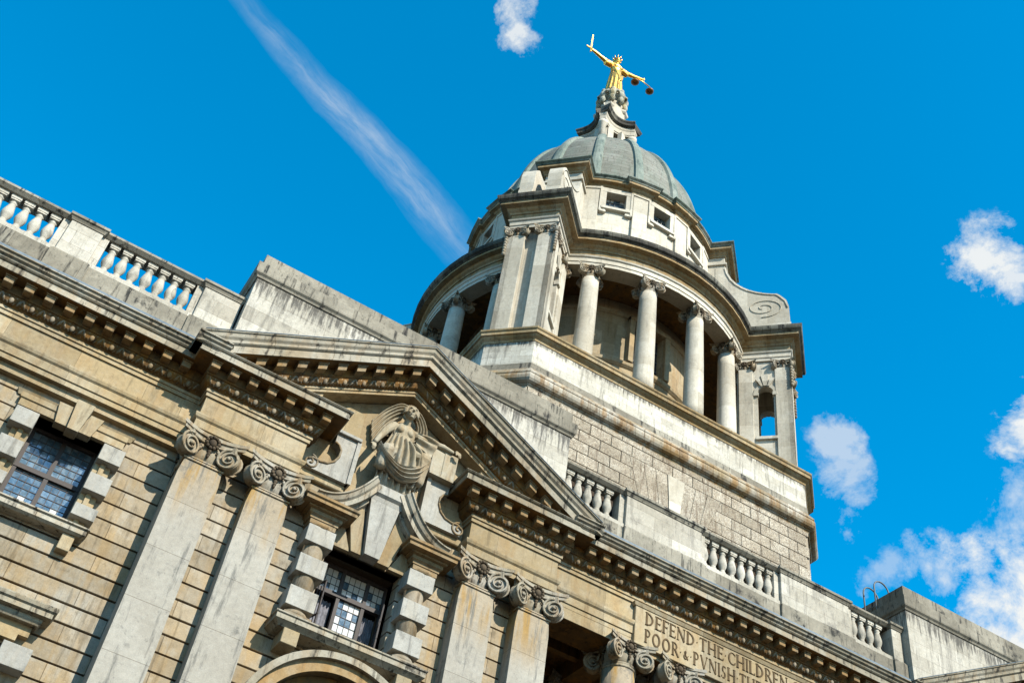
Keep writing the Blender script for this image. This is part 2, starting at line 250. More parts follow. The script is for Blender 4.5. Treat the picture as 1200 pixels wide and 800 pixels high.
# ------------------------------------------------------------------ mesh helpers
class MB:
    def __init__(s): s.v = []; s.f = []; s.sm = []
    def add(s, vs, fs, smooth=False):
        k = len(s.v); s.v += [tuple(v) for v in vs]; s.f += [[i + k for i in f] for f in fs]; s.sm += [smooth] * len(fs); return s
    def box(s, x0, x1, y0, y1, z0, z1, bev=0.0, T=None):
        if bev <= 0:
            vs = [(x, y, z) for z in (z0, z1) for y in (y0, y1) for x in (x0, x1)]
            fs = [(0, 2, 3, 1), (4, 5, 7, 6), (0, 1, 5, 4), (2, 6, 7, 3), (0, 4, 6, 2), (1, 3, 7, 5)]
        else:
            b = bev; vs = []
            for z, zi in ((z0, 1), (z1, -1)):
                for y, yi in ((y0, 1), (y1, -1)):
                    for x, xi in ((x0, 1), (x1, -1)):
                        vs += [(x, y + yi * b, z + zi * b), (x + xi * b, y, z + zi * b), (x + xi * b, y + yi * b, z)]
            bm = bmesh.new(); bv = [bm.verts.new(v) for v in vs]; r = bmesh.ops.convex_hull(bm, input=bv)
            bm.verts.index_update(); bm.verts.ensure_lookup_table()
            vs = [v.co.copy() for v in bm.verts]; fs = [[v.index for v in f.verts] for f in bm.faces]; bm.free()
        if T is not None: vs = [T @ Vector(v) for v in vs]
        return s.add(vs, fs)
    def prism(s, poly, lo, hi, fn, smooth=False):
        """poly in 2D, fn(a, b, depth) -> 3D point"""
        n = len(poly); vs = [fn(a, b, lo) for a, b in poly] + [fn(a, b, hi) for a, b in poly]
        fs = [list(range(n)), list(range(2 * n - 1, n - 1, -1))] + [[i, (i + 1) % n, (i + 1) % n + n, i + n] for i in range(n)]
        return s.add(vs, fs, smooth)
    def xz(s, poly, y0, y1): return s.prism(poly, y0, y1, lambda a, b, d: (a, d, b))
    def lathe(s, prof, c=(0, 0, 0), n=20, smooth=True, T=None, caps=True):
        vs = []; fs = []
        for r, z in prof:
            for i in range(n):
                a = 2 * PI * i / n; vs.append(Vector((c[0] + r * math.cos(a), c[1] + r * math.sin(a), c[2] + z)))
        for j in range(len(prof) - 1):
            for i in range(n): fs.append((j * n + i, j * n + (i + 1) % n, (j + 1) * n + (i + 1) % n, (j + 1) * n + i))
        if caps: fs.append(list(range(n - 1, -1, -1))); fs.append([(len(prof) - 1) * n + i for i in range(n)])
        if T is not None: vs = [T @ v for v in vs]
        return s.add(vs, fs, smooth)
    def sweep(s, path, prof, closed=False, smooth=False):
        n = len(path); P = [Vector(p) for p in path]; k = len(prof); vs = []
        for i in range(n):
            a = P[i] - P[i - 1] if (i > 0 or closed) else P[1] - P[0]
            b = P[(i + 1) % n] - P[i] if (i < n - 1 or closed) else P[-1] - P[-2]
            a.normalize(); b.normalize()
            na = Vector((a.y, -a.x)); nb = Vector((b.y, -b.x)); mm = na + nb
            d = mm.dot(na); mm = mm / d if abs(d) > 1e-4 else na
            for o, z in prof: q = P[i] + mm * o; vs.append((q.x, q.y, z))
        fs = []
        for i in range(n if closed else n - 1):
            for j in range(k - 1):
                a = i * k + j; c = ((i + 1) % n) * k + j; fs.append((a, c, c + 1, a + 1))
        if not closed: fs += [list(range(k)), [(n - 1) * k + j for j in range(k - 1, -1, -1)]]
        return s.add(vs, fs, smooth)
    def rake(s, xs, zf, prof, y, zmin=-99):
        k = len(prof); vs = []; fs = []
        for x in xs:
            for o, v in prof: vs.append((x, y - o, max(zf(x) - v, zmin)))
        for i in range(len(xs) - 1):
            for j in range(k - 1): a = i * k + j; fs.append((a, a + k, a + k + 1, a + 1))
        fs += [list(range(k)), [(len(xs) - 1) * k + j for j in range(k - 1, -1, -1)]]
        return s.add(vs, fs)
    def tube(s, pts, rad, n=8, smooth=True, cap=True):
        pts = [Vector(p) for p in pts]; vs = []; fs = []
        rr = rad if isinstance(rad, (list, tuple)) else [rad] * len(pts)
        ref = None
        for i, p in enumerate(pts):
            d = (pts[min(i + 1, len(pts) - 1)] - pts[max(i - 1, 0)]).normalized()
            if ref is None: ref = d.orthogonal().normalized()
            ref = (ref - d * ref.dot(d)); ref = ref.normalized() if ref.length > 1e-6 else d.orthogonal().normalized()
            w = d.cross(ref)
            for j in range(n):
                a = 2 * PI * j / n; vs.append(p + (ref * math.cos(a) + w * math.sin(a)) * rr[i])
        for i in range(len(pts) - 1):
            for j in range(n): fs.append((i * n + j, i * n + (j + 1) % n, (i + 1) * n + (j + 1) % n, (i + 1) * n + j))
        if cap: fs += [list(range(n - 1, -1, -1)), [(len(pts) - 1) * n + j for j in range(n)]]
        return s.add(vs, fs, smooth)
    def ball(s, c, r, n=10, mm=7, T=None, smooth=True):
        if isinstance(r, (int, float)): r = (r, r, r)
        vs = [Vector((0, 0, -1))]; fs = []
        for j in range(1, mm):
            t = -PI / 2 + PI * j / mm
            for i in range(n): a = 2 * PI * i / n; vs.append(Vector((math.cos(t) * math.cos(a), math.cos(t) * math.sin(a), math.sin(t))))
        vs.append(Vector((0, 0, 1))); L = len(vs) - 1
        for i in range(n): fs.append((0, 1 + (i + 1) % n, 1 + i)); fs.append((L, L - n + i, L - n + (i + 1) % n))
        for j in range(mm - 2):
            for i in range(n): a = 1 + j * n; fs.append((a + i, a + (i + 1) % n, a + n + (i + 1) % n, a + n + i))
        vs = [Vector((v.x * r[0], v.y * r[1], v.z * r[2])) for v in vs]
        if T is not None: vs = [T @ v for v in vs]
        vs = [v + Vector(c) for v in vs]
        return s.add(vs, fs, smooth)
    def merge(s, o, T):
        return s.add_sm([T @ Vector(v) for v in o.v], o.f, o.sm)
    def add_sm(s, vs, fs, sm):
        k = len(s.v); s.v += [tuple(v) for v in vs]; s.f += [[i + k for i in f] for f in fs]; s.sm += list(sm); return s
    def cut(s):
        if not hasattr(s, 'cuts'): s.cuts = []
        s.cuts.append((len(s.v), len(s.f)))
    def builds(s, name, mat, parent=None):
        cs = [(0, 0)] + [c for c in getattr(s, 'cuts', [])] + [(len(s.v), len(s.f))]; out = []
        for (v0, f0), (v1, f1) in zip(cs[:-1], cs[1:]):
            if f1 <= f0: continue
            q = MB(); q.v = s.v[v0:v1]; q.f = [[i - v0 for i in f] for f in s.f[f0:f1]]; q.sm = s.sm[f0:f1]; out.append(q.build(name, mat, parent))
        return out
    def build(s, name, mat, parent=None, origin=None, fix=True):
        me = bpy.data.meshes.new(name)
        o3 = Vector(origin) if origin else Vector((0, 0, 0))
        me.from_pydata([tuple(Vector(v) - o3) for v in s.v], [], s.f); me.materials.append(mat)
        me.polygons.foreach_set('use_smooth', s.sm)
        if fix:
            bm = bmesh.new(); bm.from_mesh(me); bmesh.ops.recalc_face_normals(bm, faces=bm.faces); bm.to_mesh(me); bm.free()
        me.update()
        o = bpy.data.objects.new(name, me); col.objects.link(o); o.location = o3
        if parent: o.parent = parent
        return o
def empty(name, label, cat, group=None):
    o = bpy.data.objects.new(name, None); col.objects.link(o); o['label'] = label; o['category'] = cat
    if group: o['group'] = group
    return o
def tag(o, label, cat): o['label'] = label; o['category'] = cat; return o
def part_copy(src, loc, parent, rz=0.0):
    o = src.copy(); col.objects.link(o); o.parent = parent; o.location = loc; o.rotation_euler = (0, 0, rz)
    for ch in src.children:
        c_ = ch.copy(); col.objects.link(c_); c_.parent = o
    return o

# ------------------------------------------------------------------ ground
g = MB().box(-600, 600, -600, 600, -1.0, 0.0).build('ground', M['ground']); g['kind'] = 'structure'

# ================================================================== COURT BUILDING
CB = empty('court_building', 'long classical stone court building with pediments, ionic pilasters and inscribed loggia below the dome', 'building')
AX = 17.15
Z_AR, Z_FR, Z_BED = 16.34, 16.70, 17.25
Y0 = 20.0          # pilaster and pavilion frieze face
YL = 20.42         # left bay frieze
YW = 20.70         # left bay wall
YP = 20.38         # pavilion wall
YG = 20.18         # loggia frieze

def banded(x0, x1, z0, z1, y, openings, phase, pitch=0.381, gap=0.042, depth=0.3):
    m_ = MB(); bk = MB()
    zs = set([z0, z1]); k = math.ceil((z0 - phase) / pitch); cz = []
    while phase + k * pitch < z1: cz.append(phase + k * pitch); zs.add(phase + k * pitch); k += 1
    for (a, b, c, d) in openings:
        for q in (c, d):
            if z0 < q < z1: zs.add(q)
    ed = sorted(set([z0, z1] + cz))
    for a, b in zip(ed[:-1], ed[1:]):
        la = a + (gap / 2 if a in cz else 0); lb = b - (gap / 2 if b in cz else 0)
        if lb - la < 0.02: continue
        xsplit = sorted(set([x0, x1] + [q for o_ in openings if o_[2] < b and o_[3] > a for q in (o_[0], o_[1]) if x0 < q < x1]))
        for s_, e_ in zip(xsplit[:-1], xsplit[1:]):
            lo, hi, klo, khi = la, lb, a, b
            for (p, q, c, d) in openings:
                if p < (s_ + e_) / 2 < q and c < b and d > a:
                    if c <= a and d >= b: lo = hi = klo = khi = 0
                    elif c > a: hi = min(hi, c); khi = min(khi, c)
                    else: lo = max(lo, d); klo = max(klo, d)
            if hi - lo > .01: m_.box(s_, e_, y, y + depth, lo, hi, 0.008 if (s_, e_) == (x0, x1) else 0.0)
            if khi - klo > .01: bk.box(s_ + .002, e_ - .002, y + 0.055, y + depth + 0.25, klo, khi)
    return m_, bk

# ---- left bay
wl, wb = banded(-12, 2.295, 0.05, 16.2, YW, [(-0.55, 0.80, 13.44, 15.5), (-0.45, 0.70, 8.2, 10.95), (-6.6, -5.25, 13.44, 15.5)], 10.888)
part = wl.build('wall', M['wall'], CB); part['label'] = 'banded stone wall of the left bay'
wb.build('wall_core', M['wall_back'], CB)
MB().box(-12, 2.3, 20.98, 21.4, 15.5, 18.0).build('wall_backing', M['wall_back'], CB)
MB().box(-12, 2.26, 20.54, 20.8, 16.06, 16.25).build('lower_fascia', M['frieze'], CB)

def entab(path, parent, front_y):
    """architrave and frieze under the cornice"""
    a = MB()
    a.sweep(path, [(-0.5, 16.24), (0.0, 16.24), (0.0, 16.36), (0.03, 16.37), (0.03, 16.56), (0.07, 16.60), (0.09, 16.66), (0.09, 16.70), (-0.5, 16.705)])
    a.build('architrave', M['frieze'], parent)
    f = MB(); f.sweep(path, [(-0.5, 16.70), (0.0, 16.70), (0.0, 17.30), (-0.5, 17.30)]); f.build('frieze', M['frieze'], parent)
BED = [(-0.4, 17.38), (0.07, 17.38), (0.10, 17.42), (0.16, 17.46), (0.20, 17.54), (0.21, 17.60), (0.24, 17.61), (0.24, 17.86), (-0.4, 17.86)]
FIL = [(-0.4, 17.21), (0.04, 17.21), (0.04, 17.30), (0.07, 17.31), (0.07, 17.385), (-0.4, 17.387)]
COR = [(-0.3, 17.85), (0.60, 17.85), (0.60, 17.88), (0.585, 17.885), (0.585, 18.02), (0.62, 18.03), (0.65, 18.06), (0.65, 18.07), (-0.3, 18.072)]
CYM = [(-0.3, 18.07), (0.64, 18.074), (0.65, 18.10), (0.70, 18.13), (0.72, 18.18), (0.76, 18.20), (0.76, 18.225), (-0.3, 18.30)]
pathL = [(-12, YL), (2.25, YL), (2.25, Y0), (4.65, Y0), (4.65, YP + .1)]
pathLc = [(-12, YL), (2.25, YL), (2.25, Y0), (2.262, Y0)]
entab(pathL, CB, YL)
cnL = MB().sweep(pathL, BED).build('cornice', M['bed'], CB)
MB().sweep(pathL, COR).build('corona', M['cyma'], cnL); MB().sweep(pathL, [(-.3, 17.842), (.572, 17.842), (.572, 17.852), (-.3, 17.852)]).build('soffit_shade', M['bed'], cnL); MB().sweep(pathL, FIL).build('fillet', M['frieze'], cnL)  # thin brown slab paints shade under the corona
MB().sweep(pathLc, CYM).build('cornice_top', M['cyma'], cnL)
MB().sweep([(-12, YL), (2.25, YL), (2.25, Y0 + .1)], [(0.0, 18.2), (0.72, 18.228), (0.56, 18.45), (0.12, 18.80), (0.0, 18.82)]).build('lead_flashing', M['lead'], CB)

# modillions: one block, copied
def modblock():
    m_ = MB(); m_.box(-0.1, 0.1, -0.22, 0.02, -0.18, 0.0, 0.008); m_.box(-0.12, 0.12, -0.245, 0.02, -0.035, 0.002, 0.0); return m_
mod0 = None
def mods(xs, y, parent, z=17.85, rz=0.0):
    global mod0
    for x in xs:
        if mod0 is None:
            mod0 = modblock().build('modillion', M['modillion'], parent); mod0.location = (x, y, z - .008)
        else:
            o = mod0.copy(); col.objects.link(o); o.parent = parent; o.location = (x, y, z - .008); o.rotation_euler = (0, 0, rz)
def arange(a, b, st):
    out = []; x = a
    while x <= b + 1e-6: out.append(x); x += st
    return out
mods(arange(-3.66, 1.6, 0.437), YL - 0.24, cnL)
mods(arange(2.12, 4.9, 0.445), Y0 - 0.24, cnL)
def egg_unit(m_, x, y, z, slope=0.0):
    """egg, its shell and two leaves on the quarter round of the bed mould; slope = rise per metre"""
    sh = lambda dx: slope * dx
    m_.ball((x, y - 0.17, z + 0.50), (0.055, 0.05, 0.085), 8, 6)
    for s_ in (-1, 1):
        m_.tube([(x + s_ * 0.085, y - 0.20, z + 0.585 + sh(s_ * .085)), (x + s_ * 0.10, y - 0.16, z + 0.50 + sh(s_ * .1)), (x + s_ * 0.05, y - 0.13, z + 0.42 + sh(s_ * .05))], 0.018, 5)
        m_.tube([(x + s_ * 0.215, y - 0.20, z + 0.59 + sh(s_ * .215)), (x + s_ * 0.17, y - 0.17, z + 0.50 + sh(s_ * .17)), (x + s_ * 0.13, y - 0.13, z + 0.43 + sh(s_ * .13))], [0.012, 0.035, 0.012], 5)
    m_.tube([(x + 0.22, y - 0.2, z + 0.58 + sh(.22)), (x + 0.22, y - 0.11, z + 0.42 + sh(.22))], [0.02, 0.012], 5)
def eggs(xs, y, parent, zf=None, slope=0.0, name='egg_band'):
    m_ = MB()
    for x in xs: egg_unit(m_, x, y, zf(x) if zf else 17.0, slope)
    return m_.build(name, M['carved'], parent)
eggs(arange(-3.44, 1.9, 0.437), YL, cnL)
eggs(arange(2.34, 4.6, 0.445), Y0, cnL)

# ---- ionic capital (abacus, four corner volutes, flower, necking); unit = column radius ~0.44
def volute_disc(m_, c, nrm, r=0.205, th=0.085):
    nrm = Vector(nrm).normalized(); up = Vector((0, 0, 1)); sd = up.cross(nrm).normalized()
    c = Vector(c); k = 24
    def P(a, rr, d): return c + sd * (math.cos(a) * rr) + up * (math.sin(a) * rr) + nrm * d
    vs = []; fs = []
    for d in (-th, th):
        for i in range(k): vs.append(P(2 * PI * i / k, r * 0.93, d))
    for i in range(k): fs.append((i, (i + 1) % k, (i + 1) % k + k, i + k))
    fs += [list(range(k)), list(range(2 * k - 1, k - 1, -1))]
    m_.add(vs, fs)
    for sg in (-1, 1):
        pts = []; rad = []
        for i in range(40):
            t = i / 39; a = PI / 2 + (t * 2.35 * 2 * PI) * (1 if sg > 0 else -1)
            rr = r * (0.95 * (1 - t) ** 1.15 + 0.13); pts.append(P(a, rr, sg * (th + 0.012 + 0.03 * t))); rad.append(r * (0.13 - 0.07 * t))
        m_.tube(pts, rad, 6)
        m_.ball(c + nrm * sg * (th + 0.05), r * 0.17, 8, 6)
def ionic():
    """centred on the shaft axis, z = 0 at the top of the abacus, height 0.80"""
    m_ = MB(); H = 0.0; a_ = 0.50
    for s_x in (-1, 1):
        for s_y in (-1, 1):
            d = Vector((s_x, s_y, 0)).normalized(); n = Vector((-d.y, d.x, 0))
            volute_disc(m_, (s_x * 0.44, s_y * 0.47, -0.42), (-s_x * 0.5, s_y * 1.0, 0), 0.235)
            m_.box(-0.035, 0.035, -0.10, 0.10, -0.24, -0.10, 0, Matrix.Translation((s_x * 0.50, s_y * 0.50, 0)) @ Matrix.Rotation(math.atan2(d.y, d.x), 4, 'Z'))
    # abacus with concave sides
    def aba(half, dip, z0, z1):
        poly = []
        for q in range(4):
            a = q * PI / 2
            for i in range(9):
                t = -1 + 2 * i / 8; x = t * half; y = -(half - dip * (1 - t * t)); 
                c_, s_ = math.cos(a), math.sin(a); poly.append((x * c_ - y * s_, x * s_ + y * c_))
        m_.prism(poly, z0, z1, lambda p, q_, dd: (p, q_, dd))
    aba(0.68, 0.20, -0.075, 0.0); aba(0.64, 0.20, -0.15, -0.075)
    # channel between the volutes, bell, egg ring, necking
    m_.lathe([(0.40, -0.62), (0.42, -0.50), (0.46, -0.42), (0.43, -0.30), (0.45, -0.10)], (0, 0, 0), 24)
    m_.lathe([(0.405, -0.72), (0.44, -0.70), (0.44, -0.665), (0.405, -0.65), (0.43, -0.62), (0.43, -0.59), (0.40, -0.58)], (0, 0, 0), 24)
    for q in range(4):
        T = Matrix.Rotation(q * PI / 2, 4, 'Z'); w = MB()
        w.tube([(-0.40, -0.50, -0.16), (-0.2, -0.47, -0.20), (0, -0.46, -0.22), (0.2, -0.47, -0.20), (0.40, -0.50, -0.16)], 0.03, 6)
        for s_ in (-1, 1):
            for i in range(3): w.ball((s_ * (0.17 + 0.03 * i), -0.46, -0.30 - 0.05 * i), (0.035, 0.03, 0.045), 7, 5)
        m_.merge(w, T)
    return m_
def flower():
    w = MB()
    for q in range(4):
        T = Matrix.Rotation(q * PI / 2, 4, 'Z'); u = MB()
        u.ball((0, -0.49, -0.18), (0.085, 0.08, 0.095), 8, 6)
        for i in range(11):
            a = 2 * PI * i / 11; u.ball((0.125 * math.cos(a), -0.50, -0.16 + 0.13 * math.sin(a)), (0.042, 0.04, 0.042), 6, 4)
        for i in range(3): u.ball((0, -0.46, -0.36 - 0.06 * i), (0.05 - .01 * i, 0.04, 0.05), 6, 5)
        w.merge(u, T)
    return w
CAPM = ionic(); FLM = flower()
nf = len(CAPM.f); CAPM.add_sm([Vector(v_) for v_ in FLM.v], FLM.f, FLM.sm)
cap0 = CAPM.build('capital', M['capital']); cap0.data.materials.append(M['flower'])
for p_ in cap0.data.polygons:
    if p_.index >= nf: p_.material_index = 1
cap_used = [False]
def place_cap(loc, parent, s=1.06, rz=0.0):
    if not cap_used[0]: o = cap0; cap_used[0] = True
    else:
        o = cap0.copy(); col.objects.link(o)
    o.parent = parent; o.location = loc; o.scale = (s, s, s); o.rotation_euler = (0, 0, rz)
    return o

# ---- pilasters (part) > capital (sub-part)
def pilaster(x, yb=20.7):
    m_ = MB()
    hw = 0.445
    pts = [(0.0, 0.47), (6.6, 0.47), (6.6, 0.455), (11, 0.452), (15.2, hw), (15.42, hw - 0.02), (15.60, hw - 0.045)]
    for (za, wa), (zb, wb_) in zip(pts[:-1], pts[1:]):
        if zb - za < 0.01: continue
        vs = [(x - wa, Y0, za), (x + wa, Y0, za), (x + wa, yb, za), (x - wa, yb, za), (x - wb_, Y0, zb), (x + wb_, Y0, zb), (x + wb_, yb, zb), (x - wb_, yb, zb)]
        m_.add(vs, [(0, 1, 5, 4), (1, 2, 6, 5), (3, 0, 4, 7), (2, 3, 7, 6)] + ([(4, 5, 6, 7)] if zb > 15.5 else []))
    m_.box(x - 0.44, x + 0.44, Y0 - 0.03, yb, 15.56, 15.60); m_.box(x - 0.42, x + 0.42, Y0 - 0.015, yb, 15.63, 15.66)
    m_.box(x - 0.60, x + 0.60, Y0 - 0.15, yb, 6.0, 6.35, 0.03); m_.box(x - 0.54, x + 0.54, Y0 - 0.09, yb, 6.35, 6.6, 0.06)
    o = m_.build('pilaster', M['pilaster'], CB)
    place_cap((x, Y0 + 0.46, 16.30), o)
    return o
for px in (2.735, 4.25, 9.36, 10.84): pilaster(px, 20.78 if px < 3 or px > 10 else 20.6)

# ---- pavilion wall
PC = 6.78
pw, pb = banded(2.6, 11.0, 0.05, 16.7, YP, [(5.86, 7.62, 13.18, 15.28), (5.35, 8.2, 4.0, 11.9)], 13.93 - 0.381 * 20)
part = pw.build('wall', M['wall'], CB); part['label'] = 'banded wall behind the central pilasters'
pb.build('wall_core', M['wall_back'], CB)
# pediment wall and block ends
m_ = MB()
m_.xz([(1.9, 16.6), (11.65, 16.6), (11.65, 18.1), (PC, 20.7), (1.9, 18.1)], YP + 0.02, 21.2)
m_.build('tympanum', M['drum'], CB)
m_ = MB()
m_.xz([(2.25, 18.06), (4.65, 18.06), (4.65, 19.0), (2.9, 18.06)], Y0 + 0.02, YP + .1); m_.cut()
m_.xz([(11.31, 18.06), (8.91, 18.06), (8.91, 19.0), (10.66, 18.06)], Y0 + 0.02, YP + .1)
m_.builds('tympanum_wing', M['frieze'], CB)
# right entablature block of the pavilion, then loggia
pathR = [(8.91, YP + .1), (8.91, Y0), (11.31, Y0), (11.31, YG), (22.99, YG), (22.99, Y0), (25.4, Y0), (25.4, YP + .1)]
pathRc = [(11.298, Y0), (11.31, Y0), (11.31, YG), (22.99, YG), (22.99, Y0), (23.0, Y0)]
MB().sweep(pathR, [(-0.5, 16.24), (0.0, 16.24), (0.0, 16.36), (0.03, 16.37), (0.03, 16.56), (0.07, 16.60), (0.09, 16.66), (0.09, 16.70), (-0.5, 16.705)]).build('architrave', M['frieze'], CB)
MB().sweep(pathR, [(-0.5, 16.70), (0.0, 16.70), (0.0, 17.30), (-0.5, 17.30)]).build('frieze', M['frieze'], CB)
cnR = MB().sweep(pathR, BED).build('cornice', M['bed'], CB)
MB().sweep(pathR, COR).build('corona', M['cyma'], cnR); MB().sweep(pathR, [(-.3, 17.842), (.572, 17.842), (.572, 17.852), (-.3, 17.852)]).build('soffit_shade', M['bed'], cnR); MB().sweep(pathR, FIL).build('fillet', M['frieze'], cnR)  # corona underside again lined with a slab coloured as shade
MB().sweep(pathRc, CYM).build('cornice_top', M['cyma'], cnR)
MB().sweep([(11.31, Y0 + .1), (11.31, YG), (22.99, YG), (22.99, Y0 + .1)], [(0.0, 18.2), (0.72, 18.228), (0.56, 18.45), (0.12, 18.80), (0.0, 18.82)]).build('lead_flashing', M['lead'], CB)
mods(arange(8.66, 11.6, 0.445), Y0 - 0.24, cnR)
mods(arange(12.07, 22.4, 0.4225), YG - 0.24, cnR)
mods([23.1, 23.55, 24.0], Y0 - 0.24, cnR)
eggs(arange(8.88, 11.5, 0.445), Y0, cnR); eggs(arange(11.86, 22.5, 0.4225), YG, cnR)

# ---- raking cornices
RK = [(-0.35, -0.03), (0.76, 0.0), (0.76, 0.03), (0.72, 0.06), (0.70, 0.14), (0.65, 0.20), (0.645, 0.26), (0.655, 0.28), (0.62, 0.31), (0.589, 0.33), (0.589, 0.50), (0.605, 0.52), (0.605, 0.545), (-0.35, 0.545)]
RB = [(-0.35, 0.54), (0.24, 0.54), (0.24, 0.79), (0.21, 0.80), (0.20, 0.86), (0.16, 0.94), (0.10, 0.98), (-0.35, 0.985)]
RF = [(-0.35, 0.98), (0.07, 0.982), (0.07, 1.05), (0.04, 1.06), (0.04, 1.13), (-0.35, 1.135)]
def empty_part(name):
    o = bpy.data.objects.new(name, None); col.objects.link(o); o.parent = CB; return o
def pediment(cx, full=True):
    def zf(x): return 18.225 + 0.524 * (5.29 - abs(x - cx))
    xs = [cx - 5.29 + 5.29 * i / 20 for i in range(21)]; xs2 = [cx + 5.29 * i / 20 for i in range(21)]
    ped = empty_part('pediment')
    rk = MB().rake(xs + xs2[1:], zf, RK, Y0, 17.99).build('raking_cornice', M['cyma'], ped)
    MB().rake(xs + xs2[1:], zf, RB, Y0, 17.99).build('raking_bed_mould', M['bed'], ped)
    MB().rake(xs + xs2[1:], zf, [(-.3, .543), (.585, .543), (.585, .553), (-.3, .553)], Y0, 17.99).build('raking_soffit_shade', M['bed'], ped)  # slab in shade brown lines the raking underside
    MB().rake(xs + xs2[1:], zf, RF, Y0, 17.99).build('raking_fillet', M['frieze'], ped)
    MB().rake([cx - 5.20, cx, cx + 5.20], zf, [(-0.3, -0.04), (0.775, -0.018), (0.775, 0.0), (-0.3, -0.015)], Y0, 17.99).build('lead_capping', M['lead'], ped)
    # sheared modillions
    mm = {}
    for sg in (-1, 1):
        w = MB(); sl = 0.524 * (-sg)
        vs = [(x, y, z + sl * x) for z in (-0.18, 0.0) for y in (-0.22, 0.02) for x in (-0.1, 0.1)]
        w.add(vs, [(0, 2, 3, 1), (4, 5, 7, 6), (0, 1, 5, 4), (2, 6, 7, 3), (0, 4, 6, 2), (1, 3, 7, 5)])
        vs = [(x, y, z + sl * x) for z in (-0.035, 0.002) for y in (-0.245, 0.02) for x in (-0.12, 0.12)]
        w.add(vs, [(0, 2, 3, 1), (4, 5, 7, 6), (0, 1, 5, 4), (2, 6, 7, 3), (0, 4, 6, 2), (1, 3, 7, 5)])
        first = None
        for k in range(11):
            d = 0.223 + 0.446 * k; x = cx + sg * d
            if zf(x) - 0.545 - 0.2 < 18.02: continue
            loc = (x, Y0 - 0.24, zf(x) - 0.555)
            if first is None: first = w.build('modillion', M['modillion'], ped); first.location = loc
            else:
                o = first.copy(); col.objects.link(o); o.parent = ped; o.location = loc
        e_ = MB()
        for k in range(11):
            x = cx + sg * (0.446 * k + 0.446 * (0.5 if k == 0 else 0)); 
            if k == 0: continue
            if zf(x) - 1.1 < 18.05: continue
            egg_unit(e_, x, Y0, zf(x) - 0.80 - 0.60, sl)
        e_.build('egg_band', M['carved'], ped)
    return ped
pediment(PC); 
pediment(2 * AX - PC)
m_ = MB(); m_.xz([(22.7, 16.6), (32.4, 16.6), (32.4, 18.1), (2 * AX - PC, 20.7), (22.7, 18.1)], YP + 0.02, 21.2); m_.build('tympanum', M['drum'], CB)
MB().box(23.02, 32, YP, 21.2, 0.05, 16.6).build('wall', M['wall'], CB)

# ---- swan-neck window head, keystones, gibbs columns, sill, scroll consoles
def sweep_xz(m_, pts, prof, y, side=1):
    """profile (o outward, t along the path normal, down) swept on a curve in the wall plane"""
    k = len(prof); vs = []; fs = []; n = len(pts)
    for i, (x, z) in enumerate(pts):
        a = Vector(pts[max(i - 1, 0)]); b = Vector(pts[min(i + 1, n - 1)]); d = (b - a).normalized(); nn_ = Vector((d.y, -d.x)) * side
        for o, t_ in prof: vs.append((x + nn_.x * t_, y - o, z + nn_.y * t_))
    for i in range(n - 1):
        for j in range(k): a = i * k + j; b = i * k + (j + 1) % k; fs.append((a, a + k, b + k, b))
    fs += [list(range(k)), [(n - 1) * k + j for j in range(k - 1, -1, -1)]]
    m_.add(vs, fs)
SW = [(-0.05, 0.0), (0.66, 0.0), (0.66, 0.03), (0.62, 0.05), (0.58, 0.13), (0.52, 0.17), (0.52, 0.27), (0.34, 0.28), (0.33, 0.34), (0.22, 0.38), (0.2, 0.46), (-0.05, 0.46)]
whead = None
curve = []
for i in range(17):
    t = i / 16; curve.append((5.15 + 1.17 * t, 16.06 + 0.10 * t + 0.88 * t ** 2.3))
m_ = MB(); sweep_xz(m_, curve, SW, YP, 1)
sweep_xz(m_, [(2 * PC - x, z) for x, z in curve][::-1], SW, YP, 1)
WIN = empty_part('window'); WIN['label'] = 'large window of the central bay under a split swan-neck head'
m_.build('swan_neck_pediment', M['cyma'], WIN)
# impost caps above the blocked columns
m_ = MB()
for cx in (5.53, 8.03):
    m_.sweep([(cx - .33, YP), (cx - .33, YP - 0.38), (cx + .33, YP - 0.38), (cx + .33, YP)], [(-0.3, 15.52), (0.0, 15.52), (0.0, 15.58), (0.05, 15.62), (0.05, 15.70), (0.12, 15.72), (0.12, 15.76), (0.27, 15.77), (0.27, 15.84), (0.31, 15.87), (0.31, 15.93), (-0.3, 15.95)])
    m_.box(cx - .3, cx + .3, YP - .36, YP, 15.40, 15.53); m_.lathe([(0.22, 15.30), (0.27, 15.36), (0.27, 15.41)], (cx, 20.17, 0), 18); m_.cut()
m_.builds('impost', M['modillion'], WIN)
# blocked columns
for cx in (5.535, 7.965):
    sh = MB().lathe([(0.24, 13.25), (0.225, 15.34)], (cx, 20.21, 0), 20)
    sh.lathe([(0.29, 13.22), (0.30, 13.27), (0.27, 13.32), (0.24, 13.34)], (cx, 20.21, 0), 20); sh.box(cx - .3, cx + .3, 19.9, YP, 13.12, 13.22, .01)
    so = sh.build('window_column', M['carved'], WIN)
    bl = MB()
    for za, zb in ((14.92, 15.33), (14.165, 14.59), (13.38, 13.82)): bl.box(cx - 0.315, cx + 0.315, 19.94, YP + .1, za, zb, 0.006); bl.cut()
    bl.builds('column_block', M['block'], so)
# sill with consoles
m_ = MB(); m_.sweep([(5.3, YP + .05), (5.3, 19.98), (8.2, 19.98), (8.2, YP + .05)], [(-0.5, 12.84), (0.10, 12.84), (0.12, 12.86), (0.20, 12.92), (0.22, 12.93), (0.22, 13.03), (0.25, 13.05), (0.25, 13.08), (-0.5, 13.13)])
m_.build('sill', M['cyma'], WIN)
m_ = MB()
for a in (5.33, 7.85): m_.box(a, a + 0.34, 19.86, YP + .05, 12.52, 12.84, .01); m_.cut()
m_.builds('sill_bracket', M['frieze'], WIN)
